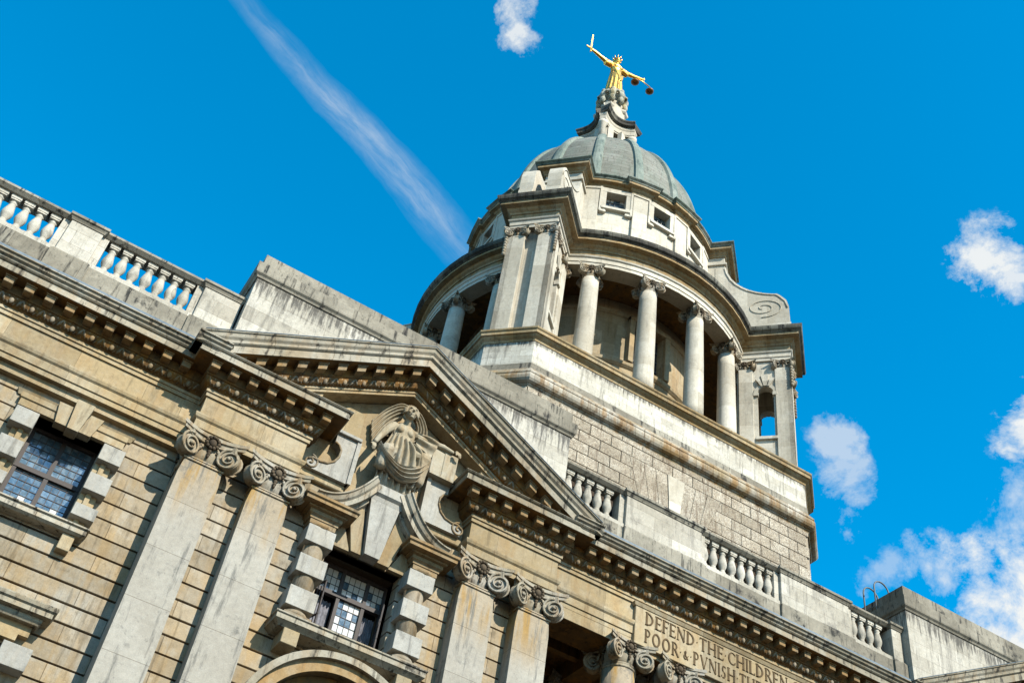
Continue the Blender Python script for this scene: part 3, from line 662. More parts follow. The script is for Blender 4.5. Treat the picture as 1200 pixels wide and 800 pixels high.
# keystones: five long wedges
ks = MB()
def wedge(mbx, bl_, br_, tl_, tr_, zb, zt, yf, tilt=0.0):
    vs = [(bl_, yf + tilt, zb), (br_, yf + tilt, zb), (tr_, yf, zt), (tl_, yf, zt), (bl_, YP + .05, zb), (br_, YP + .05, zb), (tr_, YP + .05, zt), (tl_, YP + .05, zt)]
    mbx.add(vs, [(0, 1, 2, 3), (5, 4, 7, 6), (0, 4, 5, 1), (1, 5, 6, 2), (2, 6, 7, 3), (3, 7, 4, 0)])
wedge(ks, 6.60, 6.96, 6.40, 7.12, 15.28, 16.62, 19.98, .10)
o_k = ks.build('keystone', M['block'], WIN)
ks2 = MB()
wedge(ks2, 6.33, 6.585, 6.02, 6.375, 15.28, 16.35, 20.14, .06); ks2.cut(); wedge(ks2, 6.975, 7.25, 7.145, 7.54, 15.28, 16.35, 20.14, .06); ks2.cut()
wedge(ks2, 5.93, 6.315, 5.50, 5.995, 15.28, 15.95, 20.22, .04); ks2.cut(); wedge(ks2, 7.27, 7.66, 7.565, 8.06, 15.28, 15.95, 20.22, .04)
ks2.builds('voussoir', M['frieze'], WIN)
MB().sweep([(6.38, YP), (6.38, 20.0), (7.14, 20.0), (7.14, YP)], [(-0.3, 16.60), (0.02, 16.60), (0.05, 16.70), (0.12, 16.76), (0.12, 16.98), (-0.3, 16.99)]).build('keystone_cap', M['block'], WIN)
# reveal, frames, panes
def reveal(x0, x1, z0, z1, yf, yb, parent):
    m_ = MB(); t = 0.12
    m_.box(x0 - t, x0 - .002, yf + .31, yb + .3, z0 - t, z1 + t); m_.box(x1 + .002, x1 + t, yf + .31, yb + .3, z0 - t, z1 + t)
    m_.box(x0 - t, x1 + t, yf + .31, yb + .3, z1 + .002, z1 + t); m_.box(x0 - t, x1 + t, yf + .31, yb + .3, z0 - t, z0 - .002)
    m_.build('reveal', M['frieze'], parent)
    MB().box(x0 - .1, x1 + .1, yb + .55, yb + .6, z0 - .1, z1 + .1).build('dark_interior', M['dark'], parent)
def leaded(name, x0, x1, z0, z1, y, w, h, parent, bright):
    p = MB().box(x0, x1, y, y + 0.012, z0, z1).build('pane', glass(name, w, h, x0, z0, bright), parent)
    l = MB(); x = x0 + w
    while x < x1 - 0.02: l.box(x - .006, x + .006, y - .01, y - .001, z0, z1); x += w
    z = z0 + h
    while z < z1 - 0.02: l.box(x0, x1, y - .013, y - .0015, z - .006, z + .006); z += h
    l.build('lead_bars', M['metal'], p)
GY = 21.0
reveal(5.86, 7.62, 13.18, 15.28, YP, GY, WIN)
fr = MB()
for x in (5.89, 6.57, 7.17, 7.60): fr.box(x - .04, x + .04, GY - .06, GY + .04, 13.18, 15.28)
fr.box(5.86, 7.62, GY - .08, GY + .05, 14.56, 14.66); fr.box(5.86, 7.62, GY - .07, GY + .05, 13.18, 13.26); fr.box(5.86, 7.62, GY - .07, GY + .05, 15.2, 15.28)
fr.build('window_frame', M['metal'], WIN)
for i, (a, b) in enumerate(((5.93, 6.53), (6.61, 7.13), (7.21, 7.58))): leaded('leaded_glass_up%d' % i, a, b, 14.66, 15.2, GY, 0.13 if i < 2 else .123, 0.18, WIN, 0.6)
leaded('leaded_glass_low', 6.61, 7.13, 13.26, 14.56, GY, 0.13, 0.186, WIN, 0.6)
for (a, b) in ((5.93, 6.53), (7.21, 7.58)):
    c_ = MB(); n = 24; vs = []; fs = []
    for i in range(n + 1):
        x = a + (b - a) * i / n; yy = GY + .16 + .03 * math.sin(i * 1.9)
        vs += [(x, yy, 13.26), (x, yy, 14.5)]
    for i in range(n): fs.append((2 * i, 2 * i + 2, 2 * i + 3, 2 * i + 1))
    c_.add(vs, fs, True); c_.build('curtain', M['curtain'], WIN, fix=False)
# opened side casements
for hx, ang in ((5.93, R(-75)), (7.58, R(75 + 180))):
    w = MB(); T = Matrix.Translation((hx, GY - .05, 0)) @ Matrix.Rotation(ang, 4, 'Z')
    for q in (0.0, 0.5): w.box(q, q + .04, -.015, .015, 13.28, 14.54, 0, T)
    for q in (13.28, 13.7, 14.1, 14.5): w.box(0.0, .54, -.012, .012, q, q + .035, 0, T)
    for q in (.15, .27, .39): w.box(q, q + .012, -.008, .008, 13.28, 14.54, 0, T)
    w.build('casement', M['metal'], WIN)

# scroll consoles either side
def arcpts(c, r, a0, a1, n): return [(c[0] + r * math.cos(R(a0 + (a1 - a0) * i / n)), c[1] + r * math.sin(R(a0 + (a1 - a0) * i / n))) for i in range(n + 1)]
for sg in (-1, 1):
    def mx_(p): return (PC + sg * (p[0] - 0), p[1])
    # measured leftwards from the centre line
    poly = [(0.92, 16.80), (1.96, 16.80), (1.98, 16.98)] + [(1.86, 17.08), (1.70, 17.06), (1.52, 17.10), (1.38, 17.22), (1.30, 17.40), (1.30, 17.58), (1.38, 17.70), (1.48, 17.74)] + [(1.48, 18.0), (0.92, 18.0)]
    SCR = MB(); SCR.xz([mx_(p) for p in poly], 20.18, YP + .05)
    o_s = SCR.build('scroll_console', M['block'], CB)
    w = MB(); edge = [(1.98, 17.0), (1.86, 17.08), (1.70, 17.06), (1.52, 17.10), (1.38, 17.22), (1.30, 17.40), (1.30, 17.58), (1.38, 17.70), (1.48, 17.74)]
    w.tube([(PC + sg * x, 20.17, z) for x, z in edge], 0.03, 6)
    pts = []
    for i in range(30):
        t = i / 29; a = R(90 + 560 * t); rr = 0.17 * (1 - t) + 0.02; pts.append((PC + sg * (1.90 + rr * math.cos(a)), 20.17, 16.96 + rr * math.sin(a)))
    w.tube(pts, 0.022, 6)
    w.build('scroll_edge', M['carved'], o_s)
    xa, xb = sorted((PC + sg * 0.90, PC + sg * 1.54))
    t_ = MB(); t_.box(xa, xb, 20.10, YP, 18.0, 18.09, .01); xc, xd = sorted((PC + sg * 0.88, PC + sg * 0.98)); t_.box(xc, xd, 20.14, YP, 16.8, 18.0); t_.build('console_cap', M['block'], o_s)
    xa, xb = sorted((PC + sg * 0.95, PC + sg * 2.2)); MB().box(xa, xb, YP - .1, YP + .05, 16.62, 16.8, .02).build('console_base', M['frieze'], o_s)
    # upright panel behind
    xa, xb = sorted((PC + sg * 0.93, PC + sg * 1.45)); MB().box(xa, xb, YP - .09, YP + .04, 18.09, 18.95, .01).build('raised_panel', M['frieze'], CB)

# arched hood over the lower opening
HC = (PC, 10.72)
def archprof(r_out, r_in, y0, y1, name, mat, parent, n=40, a0=0, a1=180):
    m_ = MB(); po = arcpts(HC, r_out, a0, a1, n); pi_ = arcpts(HC, r_in, a0, a1, n)
    m_.xz(po + pi_[::-1], y0, y1); return m_.build(name, mat, parent)
AR = empty_part('arched_doorway')
archprof(2.00, 1.86, 19.74, 20.42, 'hood_mould', M['cyma'], AR)
archprof(1.87, 1.62, 19.86, 20.42, 'archivolt', M['cornice'], AR)
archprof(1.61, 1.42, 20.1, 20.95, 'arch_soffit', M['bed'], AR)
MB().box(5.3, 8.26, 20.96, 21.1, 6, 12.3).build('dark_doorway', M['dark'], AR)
m_ = MB(); m_.box(4.76, 5.38, 19.9, 20.45, 0.05, 10.72); m_.cut(); m_.box(8.18, 8.8, 19.9, 20.45, 0.05, 10.72); m_.builds('door_jamb', M['pilaster'], AR)

# ---- left bay windows
def bay_window(cx, label):
    W = empty_part('window'); W['label'] = label
    x0, x1, z0, z1 = cx - 0.675, cx + 0.675, 13.44, 15.5
    gy = 21.15
    reveal(x0, x1, z0, z1, YW, gy, W)
    f = MB()
    for x in (x0 + .03, cx + .005, x1 - .03): f.box(x - .045, x + .045, gy - .06, gy + .04, z0, z1)
    f.box(x0, x1, gy - .075, gy + .05, 14.50, 14.60); f.box(x0, x1, gy - .07, gy + .05, z0, z0 + .07); f.box(x0, x1, gy - .07, gy + .05, z1 - .07, z1)
    f.build('window_frame', M['metal'], W)
    for i, (a, b) in enumerate(((x0 + .075, cx - .04), (cx + .05, x1 - .075))):
        leaded('leaded_glass_bay%d_%d' % (int(cx * 10), i), a, b, z0 + .07, 14.50, gy, 0.14, 0.155, W, 0.015); leaded('leaded_glass_bayt%d_%d' % (int(cx * 10), i), a, b, 14.60, z1 - .07, gy, 0.14, 0.166, W, 0.0)
    bl = MB()
    for s_ in (-1, 1):
        for za, zb in ((14.98, 15.36), (14.235, 14.635), (13.62, 13.87 + .02)):
            a, b = sorted((cx + s_ * 0.675, cx + s_ * 1.135)); bl.box(a, b, 20.40, YW + .1, za, zb, .006); bl.cut()
    bl.builds('jamb_block', M['block'], W)
    ar = MB()
    for s_ in (-1, 1):
        a, b = sorted((cx + s_ * 0.69, cx + s_ * 1.02)); ar.box(a, b, YW - .10, YW + .1, 13.44, 15.45, .005)
        a, b = sorted((cx + s_ * 0.80, cx + s_ * 0.90)); ar.box(a, b, YW - .16, YW + .1, 13.44, 15.45, .005); ar.cut()
    ar.builds('architrave_frame', M['frieze'], W)
    l = MB()
    l.sweep([(cx - 1.15, YW + .05), (cx - 1.15, YW - .12), (cx + 1.05, YW - .12), (cx + 1.05, YW + .05)], [(-.2, 15.50), (0, 15.50), (0, 15.66), (.03, 15.68), (.03, 15.8), (-.2, 15.8)])
    l.sweep([(cx - 1.25, YW + .05), (cx - 1.25, YW - .04), (cx - .42, YW - .04), (cx - .42, YW + .05)], [(-.1, 15.78), (0, 15.78), (0.02, 15.84), (0.05, 15.90), (-.1, 15.90)])
    l.sweep([(cx + .4, YW + .05), (cx + .4, YW - .04), (cx + 1.15, YW - .04), (cx + 1.15, YW + .05)], [(-.1, 15.78), (0, 15.78), (0.02, 15.84), (0.05, 15.90), (-.1, 15.90)])
    l.build('lintel', M['frieze'], W)
    k = MB()
    def wd(bl_, br_, tl_, tr_, zb, zt, yf):
        vs = [(bl_, yf + .05, zb), (br_, yf + .05, zb), (tr_, yf, zt), (tl_, yf, zt), (bl_, YW + .05, zb), (br_, YW + .05, zb), (tr_, YW + .05, zt), (tl_, YW + .05, zt)]
        k.add(vs, [(0, 1, 2, 3), (5, 4, 7, 6), (0, 4, 5, 1), (1, 5, 6, 2), (2, 6, 7, 3), (3, 7, 4, 0)])
    wd(cx - .115, cx + .115, cx - .17, cx + .20, 15.36, 16.05, 20.38)
    wd(cx - .37, cx - .12, cx - .46, cx - .175, 15.43, 15.88, 20.47); wd(cx + .12, cx + .37, cx + .205, cx + .48, 15.43, 15.88, 20.47)
    k.build('keystone', M['frieze'], W)
    s_ = MB(); s_.sweep([(cx - 1.1, YW + .1), (cx - 1.1, 20.46), (cx + 1.05, 20.46), (cx + 1.05, YW + .1)], [(-.3, 13.24), (0.0, 13.24), (.06, 13.28), (.06, 13.38), (.10, 13.40), (.10, 13.43), (-.3, 13.455)]); s_.build('sill', M['cyma'], W)
    c_ = MB()
    for s2 in (-1, 1): c_.box(cx + s2 * .84 - .12, cx + s2 * .84 + .12, 20.5, YW + .1, 12.90, 13.24, .01); c_.cut()
    c_.builds('sill_bracket', M['frieze'], W)
bay_window(0.125, 'leaded window of the left bay reflecting blue sky')
# lower window head at the very left
LW = empty_part('window'); LW['label'] = 'lower left window under a small moulded cornice'
m_ = MB(); m_.sweep([(-1.0, YW + .05), (-1.0, 20.42), (1.16, 20.42), (1.16, YW + .05)], [(-.3, 11.30), (0.0, 11.30), (.04, 11.36), (.04, 11.42), (.16, 11.44), (.16, 11.53), (.20, 11.56), (.22, 11.62), (.22, 11.64), (-.3, 11.68)]); m_.build('window_cornice', M['cyma'], LW)
m_ = MB(); m_.box(-.95, 1.1, 20.55, YW + .1, 11.1, 11.3); m_.box(-.8, .92, 20.50, YW + .1, 10.95, 11.10); m_.build('window_frieze', M['frieze'], LW)
m_ = MB()
for s_ in (-1, 1):
    for zt in (10.86, 10.1, 9.35): a, b = sorted((0.125 + s_ * .62, 0.125 + s_ * 1.15)); m_.box(a, b, 20.40, YW + .1, zt - .42, zt, .006); m_.cut()
m_.builds('jamb_block', M['block'], LW)
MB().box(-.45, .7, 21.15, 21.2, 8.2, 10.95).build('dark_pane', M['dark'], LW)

# ---- attic blocks and balustrades
def attic(x0, x1, name='attic_block', y=Y0 + .03):
    m_ = MB(); m_.xz([(x0, 18.28), (x0, 21.12), (x1, 21.12), (x1, 18.28), ((x0 + x1) / 2, 20.74)], y, y + 3.6); o = m_.build(name, M['ashlar'], CB)
    MB().sweep([(x0, y + 3.6), (x0, y), (x1, y), (x1, y + 3.6)], [(-.4, 21.10), (.03, 21.10), (.05, 21.15), (.10, 21.20), (.11, 21.24), (.12, 21.52), (.02, 21.55), (0.0, 21.57), (0.0, 21.93), (-.4, 21.95)]).build('coping', M['coping'], o)
    MB().box(x0 + .3, x1 - .3, y + .3, y + 3.4, 21.1, 21.90).build('roof', M['lead'], o)
    return o
attic(2.25, 11.25); attic(23.05, 2 * AX - 2.25)
def baluster():
    prof = [(0.12, 0.05), (0.085, 0.07), (0.098, 0.11), (0.072, 0.16), (0.078, 0.21), (0.120, 0.31), (0.130, 0.38), (0.116, 0.47), (0.084, 0.61), (0.072, 0.68), (0.095, 0.70), (0.074, 0.72), (0.08, 0.76), (0.12, 0.79)]
    m_ = MB(); m_.lathe(prof, (0, 0, 0), 14); m_.box(-.125, .125, -.12, .12, 0, .06, .008); m_.box(-.12, .12, -.12, .12, .80, .91, .008); m_.box(-.105, .105, -.105, .105, .765, .802); return m_
bal0 = None
def balustrade(x0, x1, y, xs, parent, mat='ashlar'):
    global bal0
    B = bpy.data.objects.new('balustrade', None); col.objects.link(B); B.parent = parent
    MB().box(x0, x1, y - .12, y + .26, 18.2, 19.52, .01).build('plinth', M['ashlar'], B); MB().box(x0, x1, y - .19, y - .05, 18.2, 19.36, .02).build('plinth_base', M['coping'], B)
    MB().sweep([(x0, y - .1), (x1, y - .1)], [(-.42, 20.43), (0.0, 20.43), (0.02, 20.45), (.05, 20.48), (.08, 20.51), (.08, 20.57), (.05, 20.585), (-.42, 20.60)]).build('top_rail', M['coping'], B)
    for x in xs:
        if bal0 is None: bal0 = baluster().build('baluster', M['ashlar'], B); bal0.location = (x, y + .07, 19.53)
        else:
            o = bal0.copy(); col.objects.link(o); o.parent = B; o.location = (x, y + .07, 19.53)
    e = MB()
    for a in (x0, x1): s_ = 1 if a == x0 else -1; p, q = sorted((a, a + s_ * .17)); e.box(p, q, y - .08, y + .24, 19.52, 20.44); e.cut()
    e.builds('half_pier', M['ashlar'], B)
def pedestal(x0, x1, y, parent):
    o = MB().box(x0, x1, y - .18, y + .34, 18.2, 20.42, .008).build('pedestal', M['ashlar'], parent)
    MB().sweep([(x0, y + .3), (x0, y - .18), (x1, y - .18), (x1, y + .3)], [(-.2, 20.40), (0.02, 20.40), (.03, 20.43), (.06, 20.48), (.09, 20.50), (.09, 20.57), (-.2, 20.60)]).build('pedestal_cap', M['coping'], o)
    MB().sweep([(x0, y + .3), (x0, y - .18), (x1, y - .18), (x1, y + .3)], [(-.2, 18.8), (.08, 18.8), (.08, 19.34), (.02, 19.42), (-.2, 19.43)]).build('pedestal_base', M['coping'], o)
yb = 20.56
balustrade(-1.24, 1.28, yb, [-0.89 + 0.306 * i for i in range(7)], CB)
balustrade(-5.0, -1.98, yb, [-2.31 - 0.303 * i for i in range(9)], CB)
pedestal(-1.98, -1.24, yb, CB); pedestal(1.28, 2.2, yb, CB); pedestal(-5.8, -5.0, yb, CB)
yb = 20.44
balustrade(15.78, 18.52, yb, [15.95 + .08 + 0.317 * i for i in range(8)], CB)
balustrade(11.25, 13.30, yb, [11.6 + 0.31 * i for i in range(5)], CB)
balustrade(21.0, 23.05, yb, [21.35 + 0.31 * i for i in range(4)], CB)
pedestal(13.30, 15.78, yb, CB); pedestal(18.52, 21.0, yb, CB); pedestal(22.62, 22.98, yb, CB)
# roof behind the parapets
MB().box(-12, 36, 21.2, 34, 17.9, 18.6).build('roof', M['lead'], CB)
MB().box(-12, 1.9, 21.0, 22, 18.0, 18.19).build('gutter', M['lead'], CB)

MB().box(11.26, 23.04, 20.95, 21.2, 18.2, 20.70).build('baluster_backing', M['wall_back'], CB)  # dark sheet added so the gaps between balusters look dark

# ---- loggia: columns, panel, ceiling
def loggia_col(x, y=20.62):
    m_ = MB(); prof = [(0.46, 6.6)] + [(0.46 - 0.055 * (i / 12) ** 1.6, 7 + (15.50 - 7) * i / 12) for i in range(13)]
    m_.lathe(prof, (x, y, 0), 32); m_.lathe([(0.60, 6.2), (0.62, 6.3), (0.58, 6.4), (0.5, 6.5), (0.54, 6.6), (0.46, 6.7)], (x, y, 0), 32); m_.box(x - .62, x + .62, y - .62, y + .62, 5.9, 6.2)
    o = m_.build('column', M['pilaster'], CB); place_cap((x, y, 16.15), o, 0.98); return o
for x in (13.62, 15.08, 2 * AX - 15.08, 2 * AX - 13.62): loggia_col(x)
for x in (13.62, 2 * AX - 13.62): loggia_col(x, 23.2)
m_ = MB(); m_.box(11.30, 23.0, YG + .02, 21.1, 15.98, 16.26); m_.build('lintel_beam', M['bed'], CB); MB().box(11.31, 22.99, YG, YG + .03, 15.97, 16.25).build('beam_face', M['frieze'], CB)  # beam coloured shade brown for its underside, pale facing in front
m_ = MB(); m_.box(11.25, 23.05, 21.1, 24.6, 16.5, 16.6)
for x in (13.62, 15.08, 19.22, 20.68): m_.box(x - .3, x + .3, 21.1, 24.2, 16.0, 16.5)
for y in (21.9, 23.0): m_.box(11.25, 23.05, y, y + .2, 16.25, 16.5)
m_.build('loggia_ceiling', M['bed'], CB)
m_ = MB(); m_.box(11.0, 23.2, 24.2, 24.5, 0.1, 16.6); m_.build('loggia_back_wall', M['drum'], CB)
m_ = MB(); m_.box(10.9, 11.28, 20.75, 24.3, 0.1, 16.6); m_.cut(); m_.box(23.02, 23.3, 20.6, 24.3, 0.1, 16.6); m_.builds('loggia_side_wall', M['drum'], CB)
m_ = MB(); m_.box(11.3, 23.0, 20.2, 24.3, 0.1, 6.0); m_.build('podium', M['wall'], CB)
pan = MB().box(13.66, 2 * AX - 13.66, YG - .10, YG + .1, 16.10, 17.17, .01).build('inscription_panel', M['frieze'], CB)
m_ = MB(); m_.sweep([(13.62, YG + .05), (13.62, YG - .12), (2 * AX - 13.62, YG - .12), (2 * AX - 13.62, YG + .05)], [(-.1, 17.12), (0, 17.12), (.04, 17.2), (-.1, 17.21)]); m_.build('panel_moulding', M['frieze'], pan)

# lettering: strokes with serifs, capital height 1
def letters():
    k = 0.155; th = 0.07; L = {}
    V = lambda x, a=0, b=1, w=k: ('l', x, a, x, b, w)
    H = lambda y, a, b, w=th: ('l', a, y, b, y, w)
    S = lambda x, y, w=.26: ('l', x - w / 2, y, x + w / 2, y, .035)
    def arc(cx, cy, rx, ry, a0, a1, w0, w1): return ('a', cx, cy, rx, ry, a0, a1, w0, w1)
    vs = lambda x: [V(x), S(x, .018), S(x, .982)]
    L['D'] = (.82, vs(.12) + [('D',), arc(.12 + .02, .5, .58, .47, -90, 90, th, .15)])
    L['E'] = (.60, vs(.12) + [H(.97, .12, .54), H(.5, .12, .44), H(.03, .12, .56), ('l', .54, .84, .54, .99, .04), ('l', .44, .42, .44, .58, .035), ('l', .56, 0, .56, .17, .04)])
    L['F'] = (.56, vs(.12) + [H(.97, .12, .52), H(.5, .12, .42), ('l', .52, .84, .52, .99, .04), ('l', .42, .42, .42, .58, .035)])
    L['N'] = (.84, [V(.12, 0, 1, .05), S(.12, .018, .2), S(.1, .982, .2), ('l', .12, .98, .70, .02, .13), V(.70, 0, 1, .05), S(.70, .982, .2)])
    L['T'] = (.70, [V(.33), S(.33, .018), H(.97, .02, .64), ('l', .03, .84, .03, .99, .04), ('l', .63, .84, .63, .99, .04)])
    L['H'] = (.84, vs(.12) + vs(.70) + [H(.5, .12, .70)])
    L['C'] = (.74, [arc(.44, .5, .40, .48, 48, 312, .055, .15), ('l', .70, .74, .70, .90, .04), ('l', .70, .10, .70, .26, .04)])
    L['I'] = (.26, vs(.12)); L['L'] = (.58, vs(.12) + [H(.03, .12, .54), ('l', .54, 0, .54, .17, .04)])
    bowl = [H(.97, .12, .34), H(.49, .12, .34), arc(.32, .73, .22, .24, -90, 90, th, .13)]
    L['R'] = (.70, vs(.12) + bowl + [('l', .34, .48, .64, .02, .13), S(.64, .018, .16)])
    L['P'] = (.62, vs(.12) + bowl)
    L['O'] = (.90, [arc(.43, .5, .38, .48, 0, 360, .15, .15)])
    L['V'] = (.78, [('l', .08, .98, .38, .02, .13), ('l', .38, .02, .66, .98, .055), S(.08, .982, .2), S(.66, .982, .18)])
    L['S'] = (.56, [arc(.26, .73, .18, .24, 40, 265, .05, .12), arc(.26, .26, .21, .24, -130, 88, .05, .13), ('l', .42, .80, .42, .93, .04), ('l', .06, .08, .06, .22, .04)])
    L['W'] = (1.1, [('l', .06, .98, .30, .02, .13), ('l', .30, .02, .52, .98, .05), ('l', .50, .98, .74, .02, .13), ('l', .74, .02, .96, .98, .05), S(.06, .982, .18), S(.52, .982, .2), S(.96, .982, .18)])
    L['G'] = (.82, [arc(.44, .5, .40, .48, 48, 320, .055, .15), V(.70, .05, .42, .1), S(.70, .43, .2), ('l', .70, .74, .70, .90, .04)])
    L['&'] = (.62, [arc(.24, .62, .13, .14, 0, 360, .05, .08), arc(.25, .3, .2, .2, 70, 330, .06, .12), ('l', .18, .52, .5, .12, .09), ('l', .38, .24, .54, .44, .045)])
    L['.'] = (.26, [('dot', .10, .48)])
    return L
LT = letters()
def stroke(m_, x0, z0, h, s_, y):
    def q(pts): m_.xz([(x0 + a * h, z0 + b * h) for a, b in pts], y, y + .03)
    if s_[0] == 'l':
        _, a, b, c, d, w = s_; dx, dy = c - a, d - b; ln = math.hypot(dx, dy) or 1; nx, ny = -dy / ln * w / 2, dx / ln * w / 2
        q([(a + nx, b + ny), (c + nx, d + ny), (c - nx, d - ny), (a - nx, b - ny)])
    elif s_[0] == 'a':
        _, cx, cy, rx, ry, a0, a1, w0, w1 = s_; n = max(6, int(abs(a1 - a0) / 15))
        for i in range(n):
            t0, t1 = i / n, (i + 1) / n; P_ = []
            for t, sg in ((t0, 1), (t1, 1), (t1, -1), (t0, -1)):
                a = R(a0 + (a1 - a0) * t); ww = w0 + (w1 - w0) * abs(math.cos(a)) ** 1.2; ww /= 2
                P_.append((cx + (rx - .07 + sg * ww) * math.cos(a), cy + (ry - .03 + sg * ww * .8) * math.sin(a)))
            q(P_)
    elif s_[0] == 'dot': q([(s_[1] - .05, s_[2]), (s_[1], s_[2] + .06), (s_[1] + .05, s_[2]), (s_[1], s_[2] - .06)])
def line(text, x0, x1, z0, h):
    adv = 0.075; tot_ = sum(LT[c][0] + adv for c in text); sx = (x1 - x0) / (tot_ * h); x = x0; m_ = MB()
    for c in text:
        w, st_ = LT[c]; u = MB()
        for s_ in st_:
            if s_[0] in ('l', 'a', 'dot'): stroke(u, 0, 0, h, s_, 0)
        if c == '.' and m_.v: m_.build('lettering', M['letter'], pan); m_ = MB()
        m_.add([(x + v[0] * sx, v[1] + YG - .118, v[2] + z0) for v in u.v], u.f)
        if c == '.': m_.build('lettering', M['letter'], pan); m_ = MB()
        x += (w + adv) * h * sx
    if m_.v: m_.build('lettering', M['letter'], pan)
line('DEFEND.THE.CHILDREN.OF.THE', 13.95, 19.98, 16.70, 0.355)
line('POOR.&.PVNISH.THE.WRONGDOER', 13.95, 20.15, 16.225, 0.355)

# ladder hoops on the right attic
lad = MB()
for x, y in ((23.35, 21.05), (23.35, 21.5)):
    lad.tube([(22.98, y, 20.6), (22.98, y, 22.35)] + [(22.98 + .3 - .3 * math.cos(R(a)), y, 22.35 + .3 * math.sin(R(a))) for a in range(20, 181, 20)] + [(23.58, y, 21.95)], .025, 8)
for z in (20.8, 21.1, 21.4, 21.7): lad.tube([(22.98, 21.05, z), (22.98, 21.5, z)], .015, 6)
tag(lad.build('roof_ladder', M['rail']), 'grey tubular roof ladder with hooped handrails on the right attic parapet', 'ladder')

# ================================================================== RELIEF FIGURE
def remesh(o, size, smooth=4, fac=0.5):
    md = o.modifiers.new('remesh', 'REMESH'); md.mode = 'VOXEL'; md.voxel_size = size; md.use_smooth_shade = True
    s_ = o.modifiers.new('smooth', 'SMOOTH'); s_.iterations = smooth; s_.factor = fac
def chain(m_, pts, rad): 
    # dense chain of balls for smooth limbs
    pts = [Vector(p) for p in pts]
    m_.tube(pts, rad, 10)
    for p, r_ in zip(pts, rad): m_.ball(p, r_, 10, 7)
def bez(pts, n=14):
    pts = [Vector(p) for p in pts]; out = []
    P_ = [pts[0]] + pts + [pts[-1]]
    for i in range(1, len(P_) - 2):
        for k in range(n):
            t = k / n; a, b, c, d = P_[i - 1], P_[i], P_[i + 1], P_[i + 2]
            out.append(0.5 * ((2 * b) + (c - a) * t + (2 * a - 5 * b + 4 * c - d) * t * t + (3 * b - a - 3 * c + d) * t ** 3))
    out.append(pts[-1]); return out
f = MB(); yb_ = 20.30
# torso, neck, head
f.ball((6.80, 20.12, 18.72), (0.30, 0.2, 0.36), 14, 10); f.ball((6.80, 20.1, 18.45), (0.27, 0.2, 0.3), 14, 10)
f.ball((6.66, 19.98, 18.74), (0.10, 0.1, 0.10), 12, 8); f.ball((6.90, 19.98, 18.72), (0.10, 0.1, 0.10), 12, 8)
f.tube([(6.80, 20.08, 18.9), (6.79, 19.98, 19.13)], [0.10, 0.085], 10)
f.ball((6.79, 19.90, 19.27), (0.14, 0.155, 0.19), 14, 10)
f.tube([(6.79, 19.765, 19.33), (6.79, 19.715, 19.235)], [0.018, 0.032], 8)                                   # nose
f.ball((6.79, 19.765, 19.175), (0.05, 0.03, 0.018), 8, 5); f.ball((6.79, 19.775, 19.145), (0.045, 0.03, 0.016), 8, 5); f.ball((6.79, 19.80, 19.10), (0.055, 0.045, 0.035), 8, 6)
for s_ in (-1, 1): f.ball((6.79 + s_ * .06, 19.765, 19.335), (0.045, 0.03, 0.018), 8, 5); f.ball((6.79 + s_ * .08, 19.79, 19.22), (0.035, 0.03, 0.03), 8, 5)
# arms
chain(f, [(6.52, 20.1, 18.86), (6.33, 20.02, 18.58), (6.26, 19.98, 18.40), (6.16, 19.88, 18.16), (6.10, 19.84, 18.0)], [0.115, 0.10, 0.085, 0.07, 0.055])
chain(f, [(7.06, 20.1, 18.86), (7.25, 20.04, 18.80), (7.50, 20.02, 18.82), (7.80, 19.98, 18.84), (8.05, 19.96, 18.80)], [0.115, 0.10, 0.08, 0.07, 0.05])
# hands: palm, four fingers, thumb
for hx, hz, dx, dz in ((6.09, 17.94, -0.02, -1), (8.13, 18.76, 0.8, -0.6)):
    d = Vector((dx, 0, dz)).normalized(); p = Vector((d.z, 0, -d.x))
    f.ball((hx, 19.86, hz), (0.055, 0.035, 0.055), 8, 6)
    for i, l in enumerate((.10, .12, .115, .09)):
        b0 = Vector((hx, 19.84, hz)) + p * (i - 1.5) * .028 + d * .03
        f.tube([b0, b0 + d * l * .55 + Vector((0, -.01, 0)), b0 + d * l + Vector((0, .03, -.02))], [.016, .015, .011], 6)
    b0 = Vector((hx, 19.84, hz)) + p * .05
    f.tube([b0, b0 + p * .04 + d * .05], [.017, .012], 6)
# lap, thighs, robe
f.ball((6.85, 20.12, 18.15), (0.46, 0.24, 0.30), 16, 10)
chain(f, [(6.65, 20.0, 18.15), (6.42, 19.80, 17.85), (6.38, 19.86, 17.5)], [0.2, 0.19, 0.15]); chain(f, [(7.0, 20.0, 18.15), (7.32, 19.80, 18.05), (7.36, 19.9, 17.5)], [0.2, 0.19, 0.13])
body = f.build('relief_sculpture', M['sculpt']); remesh(body, 0.011, 1, .4)
tag(body, 'carved stone seated woman in a billowing veil and robe, relief in the broken pediment', 'sculpture')
